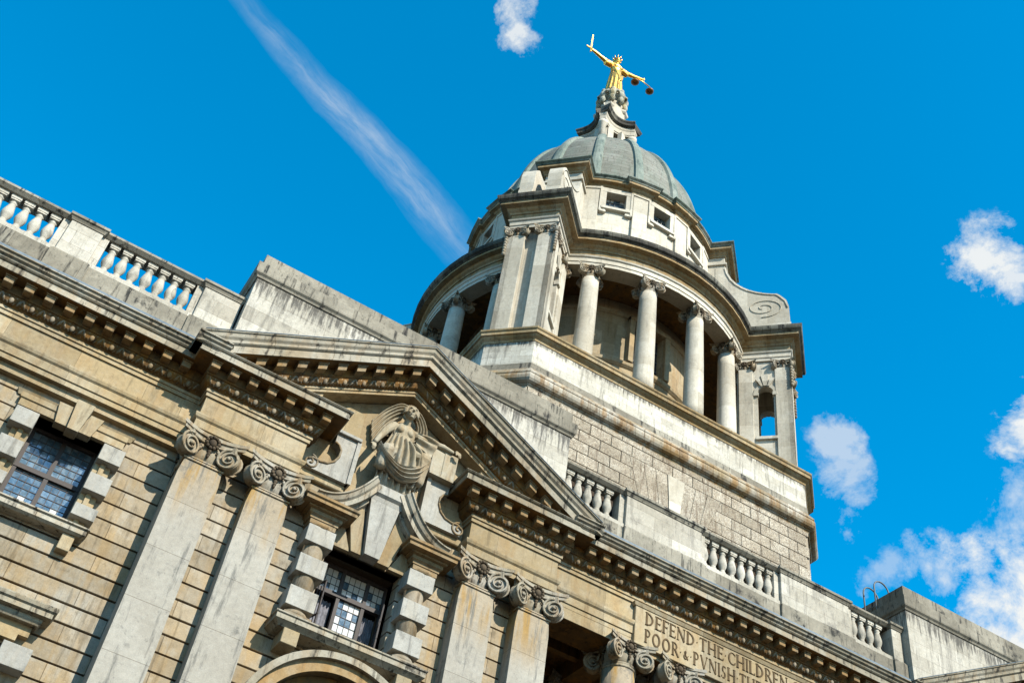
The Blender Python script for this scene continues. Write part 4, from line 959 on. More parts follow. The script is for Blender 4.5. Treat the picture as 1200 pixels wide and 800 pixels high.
# veil and robe: pleated sheets laid between guide curves
def sheet(m_, guides, folds, depth, n=10, sub=8, seed=0):
    G = [bez(g_, n) for g_ in guides]; L_ = len(G[0]); N = (len(G) - 1) * sub; rr = random.Random(seed); vs = []; fs = []
    ph = rr.random() * 6
    for i in range(N + 1):
        t = i / sub; k = min(int(t), len(G) - 2); u = t - k
        for j in range(L_):
            p = G[k][j].lerp(G[k + 1][j], u); w = j / (L_ - 1)
            f_ = math.sin(folds * 2 * PI * i / N + ph + 1.3 * math.sin(3 * w + ph)); f_ = (abs(f_) ** .7) * (1 if f_ > 0 else -1)
            p = p + Vector((0, -depth * f_ * (.45 + .55 * math.sin(PI * min(1, w * .8 + .25))), 0)); vs.append(p)
    M_ = len(vs); vs += [Vector(p) + Vector((0, .05, 0)) for p in vs]
    for i in range(N):
        for j in range(L_ - 1):
            a = i * L_ + j; fs.append((a, a + 1, a + 1 + L_, a + L_)); fs.append((a + M_, a + L_ + M_, a + 1 + L_ + M_, a + 1 + M_))
    for i in range(N):
        for j in (0, L_ - 1):
            a = i * L_ + j; fs.append((a, a + L_, a + L_ + M_, a + M_))
    for j in range(L_ - 1):
        for i in (0, N):
            a = i * L_ + j; fs.append((a, a + 1, a + 1 + M_, a + M_))
    m_.add(vs, fs, True)
v = MB()
for q_ in range(11):
    a_ = R(-20 + 22 * q_); v.tube(bez([(6.79 + .02 * math.cos(a_), 19.93, 19.46), (6.79 + .16 * math.cos(a_), 19.86, 19.30 + .15 * math.sin(a_)), (6.79 + .19 * math.cos(a_), 19.95, 19.26 + .14 * math.sin(a_))], 6), .035, 7)
sheet(v, [[(6.78, 20.02, 19.54), (6.52, 20.05, 19.52), (6.22, 20.12, 19.22), (6.0, 20.24, 18.86)],
          [(6.70, 20.0, 19.44), (6.48, 20.06, 19.34), (6.24, 20.14, 19.04), (6.04, 20.24, 18.62)],
          [(6.66, 20.02, 19.30), (6.46, 20.08, 19.14), (6.26, 20.16, 18.84), (6.10, 20.24, 18.40)],
          [(6.66, 20.06, 19.14), (6.50, 20.12, 18.96), (6.34, 20.18, 18.66), (6.16, 20.26, 18.22)]], 4.5, .045, 12, 14, 1)
sheet(v, [[(6.80, 19.98, 19.56), (7.10, 20.02, 19.46), (7.34, 20.08, 19.14), (7.36, 20.10, 18.74), (7.14, 20.05, 18.42), (6.80, 19.96, 18.34)],
          [(6.88, 19.98, 19.42), (7.06, 20.02, 19.32), (7.20, 20.06, 19.08), (7.20, 20.08, 18.80), (7.04, 20.03, 18.56), (6.78, 19.95, 18.46)],
          [(6.92, 20.02, 19.26), (7.00, 20.04, 19.18), (7.08, 20.06, 19.02), (7.06, 20.06, 18.84), (6.96, 20.02, 18.68), (6.76, 19.95, 18.57)]], 3.5, .055, 12, 14, 2)
vo = v.build('veil', M['sculpt'], body, fix=True)
d = MB()
sheet(d, [[(6.44, 19.84, 18.44), (6.34, 19.78, 18.1), (6.22, 19.82, 17.75), (6.26, 20.0, 17.45)],
          [(6.62, 19.80, 18.44), (6.56, 19.70, 18.14), (6.52, 19.74, 17.78), (6.60, 19.92, 17.40)],
          [(6.84, 19.84, 18.42), (6.90, 19.72, 18.10), (6.92, 19.78, 17.70), (6.94, 19.94, 17.28)],
          [(7.06, 19.88, 18.40), (7.28, 19.72, 18.16), (7.34, 19.74, 17.74), (7.26, 19.94, 17.28)],
          [(7.22, 19.98, 18.36), (7.48, 19.80, 18.14), (7.50, 19.86, 17.74), (7.44, 20.05, 17.34)]], 8.5, .075, 10, 18, 3)
sheet(d, [[(7.10, 19.98, 18.88), (7.40, 19.92, 18.86), (7.66, 19.90, 18.84)], [(7.12, 19.96, 18.66), (7.40, 19.90, 18.60), (7.62, 19.90, 18.66)], [(7.14, 20.0, 18.40), (7.34, 19.96, 18.20), (7.54, 19.98, 18.30)], [(7.16, 20.1, 18.2), (7.34, 20.1, 17.9), (7.52, 20.12, 17.95)]], 3.5, .05, 10, 12, 8)
sheet(d, [[(6.20, 19.78, 18.02), (6.36, 19.68, 17.70), (6.76, 19.66, 17.52), (7.18, 19.66, 17.74), (7.46, 19.70, 18.12)],
          [(6.18, 19.80, 17.90), (6.40, 19.69, 17.56), (6.80, 19.68, 17.36), (7.20, 19.70, 17.52), (7.46, 19.76, 17.86)],
          [(6.24, 19.88, 17.72), (6.46, 19.76, 17.46), (6.84, 19.78, 17.24), (7.20, 19.80, 17.34), (7.42, 19.86, 17.60)]], 3.6, .075, 10, 18, 5)
sheet(d, [[(6.34, 19.98, 17.62), (6.36, 20.02, 17.3), (6.34, 20.10, 17.0)], [(6.60, 19.94, 17.50), (6.60, 19.98, 17.25), (6.62, 20.06, 17.0)], [(6.90, 19.92, 17.42), (6.90, 19.96, 17.2), (6.92, 20.04, 17.0)], [(7.16, 19.96, 17.46), (7.20, 20.0, 17.22), (7.22, 20.08, 17.0)], [(7.38, 20.04, 17.56), (7.44, 20.08, 17.28), (7.46, 20.16, 17.0)]], 7.5, .05, 10, 14, 9)
do = d.build('robe', M['sculpt'], body, fix=True)
bk = MB(); bk.box(7.57, 7.90, 20.02, YP + .03, 18.03, 18.72, .01, Matrix.Translation((7.9, 20.2, 0)) @ Matrix.Rotation(R(6), 4, 'Z') @ Matrix.Translation((-7.9, -20.2, 0)))
bk.box(7.905, 8.26, 20.0, YP + .03, 18.03, 18.76, .01); bk.box(7.60, 8.24, 19.98, YP + .03, 17.98, 18.03)
tag(bk.build('stone_book', M['sculpt']), 'carved open stone book held beside the seated relief figure', 'book')

# ================================================================== TOWER
TW = empty('domed_tower', 'pale stone tower with rusticated base, ring of columns, ribbed grey-green dome and lantern', 'tower')
A = Vector((17.15, 30.4))
def octo(H, k): return [(A.x - k, A.y - H), (A.x + k, A.y - H), (A.x + H, A.y - k), (A.x + H, A.y + k), (A.x + k, A.y + H), (A.x - k, A.y + H), (A.x - H, A.y + k), (A.x - H, A.y - k)]
H0, K0 = 6.86, 5.66
m_ = MB(); m_.prism(octo(H0 - .02, K0 - .01), 18.5, 25.7, lambda a, b, c: (a, b, c)); base = m_.build('tower_base', M['tower_core'], TW)
# vermiculated blocks on the four sides that can be seen
def face_frame(p, q):
    p = Vector(p); q = Vector(q); d = (q - p); L_ = d.length; d /= L_; n = Vector((d.y, -d.x)); return p, d, n, L_
rb = MB(); sb = MB(); yf = A.y - H0
oc = octo(H0, K0); rnd = random.Random(3)
for (i, j) in ((0, 1), (7, 0), (6, 7)):
    p, dd, nn_, L_ = face_frame(oc[i], oc[j]); z = 25.425 - 0.435 * 13; row = 0
    while z < 25.6:
        zt = min(z + 0.435, 25.62); x = -0.4 * (row % 2); 
        while x < L_:
            w_ = 0.80; a, b = max(x, 0), min(x + w_, L_)
            if b - a > .12:
                T = Matrix(((dd.x, nn_.x, 0, p.x), (dd.y, nn_.y, 0, p.y), (0, 0, 1, 0), (0, 0, 0, 1)))
                skip = (i == 0 and b > 3.75 and a < 7.7 and zt > 23.7 and z < 24.9)
                if skip:   # flat arch in the middle of the front: blocks end on its slope
                    for sg_, x_b, x_t in ((-1, 15.85, 15.40), (1, 18.45, 19.05)):
                        ex = lambda zz: x_b + (x_t - x_b) * (zz - 23.55) / 1.43
                        xa, xb_ = p.x + a, p.x + b
                        if sg_ < 0 and xa < ex(z) - .05: rb.xz([(xa + .011, z + .011), (min(xb_, ex(z)) - .004, z + .011), (min(xb_, ex(zt)) - .004, zt - .011), (xa + .011, zt - .011)], yf - .035, yf + .05)
                        if sg_ > 0 and xb_ > ex(z) + .05: rb.xz([(max(xa, ex(z)) + .004, z + .011), (xb_ - .011, z + .011), (xb_ - .011, zt - .011), (max(xa, ex(zt)) + .004, zt - .011)], yf - .035, yf + .05)
                else: rb.box(a + .011, b - .011, -.05, .035, z + .011, zt - .011, .010, T)
            x += w_
        z += 0.435; row += 1
# voussoirs: bottom joints and top joints along the front
yf = A.y - H0
bot = [15.85, 16.25, 16.62, 16.99, 17.40, 17.78, 18.18, 18.45]; top_ = [15.40, 15.95, 16.42, 16.88, 17.56, 18.02, 18.50, 19.05]
for i in range(7):
    cx_ = i == 3
    zt = 24.98
    P_ = [(bot[i] + .008, 23.55), (bot[i + 1] - .008, 23.55), (top_[i + 1] - .008, zt), (top_[i] + .008, zt)]
    (sb if cx_ else rb).xz(P_, yf - (.07 if cx_ else .040), yf + .05)
ro = rb.build('rusticated_blocks', M['tower_rust'], base); ro['label'] = 'vermiculated blocks with staggered joints'
sb.build('keystone', M['tower_smooth'], base)
m_ = MB(); m_.sweep(octo(H0, K0), [(-.3, 25.60), (.03, 25.60), (.05, 25.66), (.08, 25.67), (.08, 25.71), (.12, 25.72), (.20, 25.76), (.25, 25.83), (.27, 25.92), (.25, 26.01), (.22, 26.06), (.24, 26.08), (.24, 26.12), (.04, 26.42), (-.3, 26.43)], closed=True)
st_o = m_.build('string_course', M['string'], TW)
m_ = MB(); m_.prism(octo(H0 + .0, K0 + .0), 26.40, 27.70, lambda a, b, c: (a, b, c)); m_.build('upper_base', M['tower_ashlar'], TW); MB().sweep(octo(H0, K0), [(-.2, 26.40), (.05, 26.405), (.03, 26.66), (.004, 26.69), (-.2, 26.7)], closed=True).build('weathering_course', M['coping'], TW)
m_ = MB(); m_.sweep(octo(H0, K0), [(-.3, 27.66), (.02, 27.66), (.04, 27.74), (.12, 27.80), (.16, 27.86), (.22, 27.87), (.22, 27.98), (.26, 28.02), (.27, 28.08), (-.3, 28.22)], closed=True); m_.build('base_cornice', M['tower_trim'], TW)
m_ = MB(); m_.prism(octo(H0 - .25, K0 - .1), 28.0, 28.2, lambda a, b, c: (a, b, c)); m_.build('platform', M['coping'], TW)

def pol(r, a, z=None):
    x = A.x + r * math.sin(a); y = A.y - r * math.cos(a); return (x, y) if z is None else (x, y, z)
def cyl_wall(m_, r, z0, z1, th, ops=(), step=R(3)):
    """round wall with openings (az0, az1, za, zb)"""
    azs = set(round(i * step, 6) for i in range(int(round(2 * PI / step)))); zs = {z0, z1}
    for a0, a1, za, zb in ops: azs |= {round(a0 % (2 * PI), 6), round(a1 % (2 * PI), 6)}; zs |= {za, zb}
    azs = sorted(azs); zs = sorted(zs); n = len(azs)
    for i in range(n):
        a, b = azs[i], azs[(i + 1) % n]; bb = b if b > a else b + 2 * PI; mid_ = (a + bb) / 2
        for za, zb in zip(zs[:-1], zs[1:]):
            hit = False
            for a0, a1, zc, zd in ops:
                dlt = (mid_ - a0) % (2 * PI)
                if dlt < ((a1 - a0) % (2 * PI)) and zc < (za + zb) / 2 < zd: hit = True
            if hit: continue
            vs = [pol(r, a, za), pol(r, bb, za), pol(r, bb, zb), pol(r, a, zb), pol(r - th, a, za), pol(r - th, bb, za), pol(r - th, bb, zb), pol(r - th, a, zb)]
            m_.add(vs, [(0, 1, 2, 3), (5, 4, 7, 6), (0, 4, 5, 1), (1, 5, 6, 2), (2, 6, 7, 3), (3, 7, 4, 0)])
def local(a):
    """frame at azimuth a: x tangential (to the right), y inward, z up; origin on the axis"""
    t = Vector((math.cos(a), math.sin(a), 0)); inn = Vector((-math.sin(a), math.cos(a), 0))
    return Matrix(((t.x, inn.x, 0, A.x), (t.y, inn.y, 0, A.y), (0, 0, 1, 0), (0, 0, 0, 1)))
def lbox(m_, az, u0, u1, r0, r1, z0, z1, bev=0): m_.box(u0, u1, -r1, -r0, z0, z1, bev, local(az))

# inner drum behind the columns
drum = MB(); ops = [(R(q - 8), R(q + 8), 31.25, 33.35) for q in (0, 90, 180, 270)] + [(R(q - 6), R(q + 6), 28.5, 30.4) for q in (0, 90, 180, 270)]
cyl_wall(drum, 4.95, 28.15, 34.2, 0.45, ops)
dro = drum.build('drum_wall', M['drum'], TW)
m_ = MB(); cyl = [pol(4.95, R(q)) for q in range(0, 360, 4)]
m_.sweep(cyl, [(-.1, 30.85), (.03, 30.86), (.12, 30.95), (.14, 31.08), (.05, 31.12), (-.1, 31.14)], closed=True)
m_.sweep(cyl, [(-.1, 33.45), (.03, 33.46), (.10, 33.55), (.10, 33.64), (-.1, 33.66)], closed=True); m_.build('drum_band', M['drum'], dro)
m_ = MB()
for q in (-38, -19, 19, 38, 52, -52, -71, -90 - 19, 71):
    pass
for q in (0, 90, 180, 270):
    f_ = MB()
    for s_ in (-1, 1): f_.box(s_ * .82 - .11, s_ * .82 + .11, -5.08, -4.6, 31.12, 33.5, .01, local(R(q)))
    f_.box(-.93, .93, -5.10, -4.6, 33.32, 33.5, .01, local(R(q))); f_.build('window_surround', M['drum'], dro)
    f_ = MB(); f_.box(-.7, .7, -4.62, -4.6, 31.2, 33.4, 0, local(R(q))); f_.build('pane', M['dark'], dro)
    f_ = MB()
    for u in (-.35, 0, .35): f_.box(u - .025, u + .025, -4.66, -4.625, 31.2, 33.4, 0, local(R(q)))
    for z in (31.7, 32.2, 32.7): f_.box(-.7, .7, -4.655, -4.63, z, z + .05, 0, local(R(q)))
    f_.build('window_bars', M['rail'], dro)

# ring of columns
CR, ZT = 6.46, 33.90
def tcol(az):
    x, y = pol(CR, az); m_ = MB()
    m_.lathe([(0.37 - 0.05 * (i / 10) ** 1.7, 28.45 + (33.36 - 28.45) * i / 10) for i in range(11)], (x, y, 0), 24)
    m_.lathe([(0.46, 28.15), (0.47, 28.24), (0.42, 28.32), (0.44, 28.40), (0.37, 28.46)], (x, y, 0), 24)
    o = m_.build('column', M['tower_smooth'], TW); place_cap((x, y, ZT - .005), o, 0.74, az)
for q in (0, 90, 180, 270):
    for d_ in (-29.6, -9.7, 9.7, 29.6): tcol(R(q + d_))

# entablature path: ring with four projecting pavilions
PW, PR = 0.88, 8.62
def ringpath(r, hw, R_, n=14):
    al = math.asin(hw / r); out = []
    for q in range(4):
        a0 = R(-45 + 90 * q)
        for s_ in (-1, 1): T = local(a0)
        T = local(a0)
        out.append(tuple((T @ Vector((-hw, -R_, 0)))[:2])); out.append(tuple((T @ Vector((hw, -R_, 0)))[:2]))
        for i in range(n + 1): out.append(pol(r, a0 + al + (PI / 2 - 2 * al) * i / n))
    return out
RP = ringpath(6.80, PW, PR)
m_ = MB(); m_.sweep(RP, [(-.62, 33.90), (0, 33.90), (0, 34.06), (.03, 34.07), (.03, 34.26), (.08, 34.30), (.10, 34.36), (.02, 34.38)], closed=True); ent = m_.build('entablature', M['tower_smooth'], TW)
m_ = MB(); m_.sweep(RP, [(-.3, 34.35), (.018, 34.37), (.018, 34.70), (-.3, 34.70)], closed=True); m_.build('frieze', M['tower_trim'], ent)
m_ = MB(); m_.sweep(RP, [(-.3, 34.66), (.06, 34.66), (.08, 34.74), (.16, 34.80), (.20, 34.90), (.40, 34.92), (.40, 34.94), (.38, 34.95), (.38, 35.06), (-.3, 35.07)], closed=True); m_.build('cornice', M['tower_trim'], TW)
m_ = MB(); m_.sweep(RP, [(-.3, 35.06), (.40, 35.065), (.42, 35.10), (.50, 35.16), (.53, 35.24), (.54, 35.34), (.50, 35.36), (-.8, 35.44)], closed=True); m_.build('cornice_top', M['tower_top'], TW)
m_ = MB(); m_.lathe([(7.0, 35.20), (7.0, 35.34)], (A.x, A.y, 0), 48, False)
for q in range(4): lbox(m_, R(45 + 90 * q), -PW - .2, PW + .2, 6.0, PR + .2, 35.2, 35.42)
m_.build('drum_roof', M['lead'], TW)
m_ = MB(); m_.lathe([(6.6, 34.25), (6.6, 34.4)], (A.x, A.y, 0), 48, False)
for q in range(4): lbox(m_, R(45 + 90 * q), -PW + .05, PW - .05, 6.0, PR - .05, 34.1, 34.5)
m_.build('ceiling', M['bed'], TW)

# pavilions
def pavilion(az):
    T = local(az); P_ = bpy.data.objects.new('corner_pavilion', None); col.objects.link(P_); P_.parent = TW
    w = MB()
    ro, r1, r2 = 7.32, 7.92, 8.38      # opening between ro and r1
    for s_ in (-1, 1):
        u0, u1 = sorted((s_ * (PW - .07), s_ * (PW - .33)))
        w.box(u0, u1, -ro, -6.55, 28.2, 33.9, 0, T); w.box(u0, u1, -r2, -r1, 28.2, 33.9, 0, T)
        w.box(u0, u1, -r1, -ro, 28.2, 29.95, 0, T)
        # arch head
        n = 10; cx_ = -(ro + r1) / 2; rr = (r1 - ro) / 2; zc = 32.25
        poly = [(-r1, zc)] + [(cx_ - rr * math.cos(PI * i / n), zc + rr * math.sin(PI * i / n)) for i in range(n + 1)] + [(-ro, 33.9), (-r1, 33.9)]
        w.prism(poly, u0, u1, lambda a, b, c: T @ Vector((c, a, b)))
    w.box(-PW + .07, PW - .07, -r2, -r2 + .3, 28.2, 33.9, 0, T)
    wo_ = w.build('pavilion_wall', M['tower_smooth'], P_)
    t_ = MB()
    for s_ in (-1, 1):
        u0, u1 = sorted((s_ * (PW - .02), s_ * (PW - .10)))
        poly = []
        n = 12; cx_ = -(ro + r1) / 2; rr = (r1 - ro) / 2; zc = 32.25
        po = [(cx_ - (rr + .13) * math.cos(PI * i / n), zc + (rr + .13) * math.sin(PI * i / n)) for i in range(n + 1)]; pi_ = [(cx_ - rr * math.cos(PI * i / n), zc + rr * math.sin(PI * i / n)) for i in range(n + 1)]
        for i in range(n): t_.prism([po[i], po[i + 1], pi_[i + 1], pi_[i]], u0, u1, lambda a, b, c: T @ Vector((c, a, b)))
        for k_, (aa, bb) in enumerate(((62, 74), (80, 100), (106, 118))):
            r_o = rr + (.62 if k_ == 1 else .48)
            q4 = [(cx_ - (rr + .02) * math.cos(R(aa)), zc + (rr + .02) * math.sin(R(aa))), (cx_ - (rr + .02) * math.cos(R(bb)), zc + (rr + .02) * math.sin(R(bb))), (cx_ - r_o * math.cos(R(bb)), zc + r_o * math.sin(R(bb))), (cx_ - r_o * math.cos(R(aa)), zc + r_o * math.sin(R(aa)))]
            t_.prism(q4, *sorted((s_ * (PW + .03), s_ * (PW - .1))), lambda a, b, c: T @ Vector((c, a, b)))
        for ra, rb_ in ((ro - .16, ro + .04), (r1 - .04, r1 + .16)):
            a_, b_ = sorted((s_ * (PW + .01), s_ * (PW - .2))); t_.box(a_, b_, -rb_, -ra, 32.08, 32.26, .01, T)
        t_.cut(); a_, b_ = sorted((s_ * (PW + .03), s_ * (PW - .3))); t_.box(a_, b_, -r1 - .1, -ro + .1, 29.88, 30.02, .01, T)
        t_.cut()
    t_.builds('arch_surround', M['tower_smooth'], P_)
    pl_ = MB()
    # front pilasters, side pilasters, rear pilasters
    for s_ in (-1, 1):
        u0, u1 = sorted((s_ * PW, s_ * 0.24)); pl_.box(u0, u1, -PR, -r2 + .1, 28.45, 33.5, .01, T); pl_.box(u0 - .06, u1 + .06, -PR - .07, -r2 + .1, 28.2, 28.42, .02, T)
        u0, u1 = sorted((s_ * PW, s_ * (PW - .2))); pl_.box(u0, u1, -PR, -PR + .62, 28.45, 33.5, .01, T); pl_.cut(); pl_.box(u0, u1, -7.16, -6.62, 28.45, 33.5, .01, T); pl_.cut()
    pl_.builds('pavilion_pilaster', M['tower_smooth'], P_)
    for u, r_ in ((-.56, PR - .30), (.56, PR - .30), (-.56, 6.85), (.56, 6.85)):
        q_ = T @ Vector((u, -r_, ZT - .005)); place_cap(q_, P_, 0.70, az)
    # festoon of carved leaves at the outer edge
    fs_ = MB()
    for s_ in (-1, 1):
        for i in range(7): q_ = T @ Vector((s_ * (PW + .05), -PR - .02 + .0, 33.4 - .15 * i)); fs_.ball(q_, (.075, .075, .09), 7, 5)
        fs_.cut()
    fs_.builds('leaf_drop', M['capital'], P_)
    return P_
for q in range(4): pavilion(R(-45 + 90 * q))

# attic drum with square windows
att = MB(); DR = 5.3
wins = [22.5 * i for i in range(-1, 15) if abs(((22.5 * i - 45 + 45) % 90) - 45) > 1]
wins = [w_ for w_ in [22.5 * i for i in range(16)] if abs((w_ % 90) - 45) > 1]
cyl_wall(att, DR, 35.3, 40.55, 0.5, [(R(w_ - 4.6), R(w_ + 4.6), 39.25, 40.25) for w_ in wins])
ao = att.build('attic_drum', M['tower_smooth'], TW)
for w_ in wins:
    T = local(R(w_)); WN = bpy.data.objects.new('attic_window', None); col.objects.link(WN); WN.parent = TW
    f_ = MB(); u = DR + .10
    f_.box(-.66, -.42, -u, -DR + .3, 38.98, 40.50, .01, T); f_.box(.42, .66, -u, -DR + .3, 38.98, 40.50, .01, T)
    f_.box(-.66, .66, -u - .01, -DR + .3, 40.24, 40.52, .01, T); f_.box(-.62, .62, -u - .06, -DR + .3, 39.10, 39.25, .01, T)
    f_.box(-.68, -.40, -u - .02, -DR + .3, 38.90, 39.0, .01, T); f_.box(.40, .68, -u - .02, -DR + .3, 38.90, 39.0, .01, T)
    for s_ in (-1, 1): f_.box(s_ * .66 - .05, s_ * .66 + .05, -u - .03, -DR + .3, 38.94, 40.54, .01, T)
    f_.build('window_frame', M['tower_smooth'], WN)
    g_ = MB(); g_.box(-.45, .45, -DR + .28, -DR + .30, 39.2, 40.3, 0, T); g_.build('pane', glass('attic_glass', .22, .26, 0, 39.2, .12) if 'attic_glass' not in bpy.data.materials else bpy.data.materials['attic_glass'], WN)
    g_ = MB()
    for a in (-.2, 0, .2): g_.box(a - .015, a + .015, -DR + .24, -DR + .275, 39.25, 40.25, 0, T)
    for z in (39.5, 39.75, 40.0): g_.box(-.43, .43, -DR + .245, -DR + .274, z, z + .03, 0, T)
    g_.build('window_bars', M['rail'], WN)
for i in range(16):
    az = R(11.25 + 22.5 * i); m_ = MB(); lbox(m_, az, -.33, .33, DR - .3, DR + .13, 35.3, 40.5, .01); lbox(m_, az, -.37, .37, DR - .3, DR + .17, 40.36, 40.5, .01); m_.build('drum_strip', M['tower_smooth'], ao)
# attic cornice with breaks at the strips and four diagonal projections
def attpath():
    out = []; r0, r1 = DR + .02, DR + .15; hw = .80; RR = 6.12
    for q in range(4):
        a0 = R(-45 + 90 * q); T = local(a0)
        out.append(tuple((T @ Vector((-hw, -RR, 0)))[:2])); out.append(tuple((T @ Vector((hw, -RR, 0)))[:2]))
        al = math.asin(hw / r0)
        # arc pieces between a0+al and a0+90-al, with strips at +-11.25 offsets (33.75 & 56.25 from a0 in 22.5 steps)
        seq = []
        strips = [R(-45 + 90 * q + 33.75), R(-45 + 90 * q + 56.25)]; hs_ = math.asin(.40 / r0)
        cur = a0 + al; end = a0 + PI / 2 - al
        for s_ in strips:
            n = 5
            for i in range(n + 1): seq.append((r0, cur + (s_ - hs_ - cur) * i / n))
            for i in range(3): seq.append((r1, s_ - hs_ + .002 + (2 * hs_ - .004) * i / 2))
            cur = s_ + hs_
        for i in range(6): seq.append((r0, cur + (end - cur) * i / 5))
        out += [pol(r_, a_) for r_, a_ in seq]
    return out
AP = attpath()
m_ = MB(); m_.sweep(AP, [(-.25, 40.46), (.03, 40.47), (.05, 40.56), (.10, 40.60), (.14, 40.70), (.30, 40.73), (.30, 40.86), (-.25, 40.87)], closed=True); m_.build('attic_cornice', M['tower_trim'], TW)
m_ = MB(); m_.sweep(AP, [(-.25, 40.86), (.32, 40.865), (.34, 40.92), (.42, 41.0), (.42, 41.06), (-.9, 41.30)], closed=True); m_.build('attic_cornice_top', M['verdigris'], TW)
for q in range(4):
    az = R(-45 + 90 * q); B = bpy.data.objects.new('buttress', None); col.objects.link(B); B.parent = TW; T = local(az)
    m_ = MB(); lbox(m_, az, -.78, .78, 4.9, 6.10, 35.3, 40.5, .01); lbox(m_, az, -.86, .86, 4.9, 6.18, 39.95, 40.07, .01); lbox(m_, az, -.5, .5, 6.0, 6.16, 36, 39.6, .01); m_.build('pier', M['tower_smooth'], B)
    prof = [(5.7, 35.3), (8.74, 35.3), (8.74, 36.1), (8.66, 36.15), (8.70, 36.55), (8.69, 37.02), (8.60, 37.42), (8.36, 37.74), (8.24, 37.85), (8.10, 37.86), (7.79, 37.93), (7.45, 38.05), (7.11, 38.22), (6.85, 38.42), (6.6, 38.68), (6.38, 39.02), (6.22, 39.45), (6.16, 39.8), (5.7, 39.8)]
    for s_ in (-1, 1):
        u0, u1 = sorted((s_ * .80, s_ * .26)); m_ = MB(); m_.prism(prof, u0, u1, lambda a, b, c: T @ Vector((c, -a, b)))
        so = m_.build('scroll', M['tower_smooth'], B)
        w = MB(); pts = []
        for i in range(46):
            t = i / 45; a = R(-95 + 700 * t); rx = .72 * (1 - t) + .09; rz_ = .50 * (1 - t) + .06; pts.append(T @ Vector((s_ * .81, -(7.66 + rx * math.cos(a)), 37.02 + rz_ * math.sin(a))))
        w.tube(pts, .022, 6)
        w.tube([T @ Vector((s_ * .81, -(a - .06), b - .08)) for a, b in prof[5:18]], .03, 6)
        w.build('spiral', M['tower_smooth'], so)
    m_ = MB(); lbox(m_, az, -.25, .25, 5.9, 7.9, 35.3, 37.0); m_.build('scroll_core', M['tower_smooth'], B)

# dome
DA, DB, DZ = 4.98, 8.0, 41.25
dm = MB(); n = 28
prof = [(5.02, 41.12), (5.04, 41.35), (4.98, 41.42)] + [(DA * math.cos(t), DZ + DB * math.sin(t)) for t in [R(2 + 60 * i / n) for i in range(n + 1)]] + [(1.9, 48.42), (1.2, 48.5)]
dm.lathe(prof, (A.x, A.y, 0), 96); dome = dm.build('dome', M['dome'], TW)
for i in range(16):
    az = R(11.25 + 22.5 * i); m_ = MB(); vs = []; fs = []; k = 6
    steps = [R(1 + 61 * j / 24) for j in range(25)]
    for t in steps:
        r_ = DA * math.cos(t); z = DZ + DB * math.sin(t); nr = Vector((math.cos(t) / DA, math.sin(t) / DB)).normalized(); hw = .20 - .07 * (t / R(67))
        for u, o_ in ((-hw - .05, -.02), (-hw, .11), (-hw * .4, .14), (hw * .4, .14), (hw, .11), (hw + .05, -.02)):
            vs.append(local(az) @ Vector((u, -(r_ + nr.x * o_), z + nr.y * o_)))
    for j in range(24):
        for p_ in range(k - 1): a = j * k + p_; fs.append((a, a + 1, a + 1 + k, a + k))
    m_.add(vs, fs, False); m_.build('rib', M['rib'], dome, fix=True)

# lantern: square plan set on the diagonals with concave sides
LAN = bpy.data.objects.new('lantern', None); col.objects.link(LAN); LAN.parent = TW
def concave(rc, dip, n=9, cut=.16):
    """closed path: four cut corners at 45 deg, concave arcs between"""
    out = []
    for q in range(4):
        T0 = local(R(-45 + 90 * q)); T1 = local(R(45 + 90 * q))
        p0 = T0 @ Vector((cut, -rc, 0)); p1 = T1 @ Vector((-cut, -rc, 0)); cen = Vector((A.x, A.y, 0)); mid_ = (p0 + p1) / 2; inw = (cen - mid_).normalized()
        out.append(tuple((T0 @ Vector((-cut, -rc, 0)))[:2])) 
        for i in range(n + 1):
            t = i / n; p = p0.lerp(p1, t) + inw * dip * 4 * t * (1 - t); out.append((p.x, p.y))
    return out
m_ = MB(); m_.lathe([(1.70, 48.2), (1.66, 48.46), (1.4, 48.5)], (A.x, A.y, 0), 32, False); m_.prism(concave(1.52, .2), 48.3, 48.52, lambda a, b, c: (a, b, c)); m_.build('lantern_base', M['rib'], LAN)
CP = concave(1.44, .36)
m_ = MB(); m_.sweep(CP, [(-.3, 51.60), (0, 51.60), (0, 51.90), (.04, 51.97), (.06, 52.15), (-.3, 52.15)], closed=True); m_.build('lantern_frieze', M['tower_smooth'], LAN)
m_ = MB(); m_.sweep(CP, [(-.3, 52.13), (.10, 52.13), (.20, 52.21), (.22, 52.35), (.27, 52.43), (.27, 52.53), (-.5, 52.69)], closed=True); m_.build('lantern_cornice', M['tower_top'], LAN)
m_ = MB(); m_.prism(concave(1.2, .3), 51.9, 52.5, lambda a, b, c: (a, b, c)); m_.prism(concave(1.3, .3), 51.5, 51.6, lambda a, b, c: (a, b, c)); m_.build('lantern_roof', M['tower_smooth'], LAN)
for q in range(4):
    az = R(45 + 90 * q); x, y = pol(1.30, az); m_ = MB(); m_.lathe([(.19, 48.5), (.17, 51.2), (.23, 51.28), (.24, 51.46)], (x, y, 0), 16); m_.build('lantern_column', M['tower_smooth'], LAN)
    m_ = MB()
    for a_, h in ((45 + 90 * q, .17), (23 + 90 * q, .15), (67 + 90 * q, .15)): lbox(m_, R(a_), -h, h, .72, .98, 48.5, 51.6); m_.cut()
    m_.builds('lantern_pier', M['tower_smooth'], LAN)
m_ = MB(); m_.sweep(concave(.85, .10), [(-.5, 52.4), (.08, 52.4), (.06, 52.65), (0, 52.7), (-.06, 53.7), (0.0, 53.76), (.06, 53.85), (.06, 54.0), (-.4, 54.03)], closed=True)
m_.lathe([(.85, 52.2), (.72, 53.9), (.62, 54.0), (.55, 54.5), (.62, 54.6), (.3, 54.7)], (A.x, A.y, 0), 20); m_.build('lantern_pedestal', M['tower_smooth'], LAN)
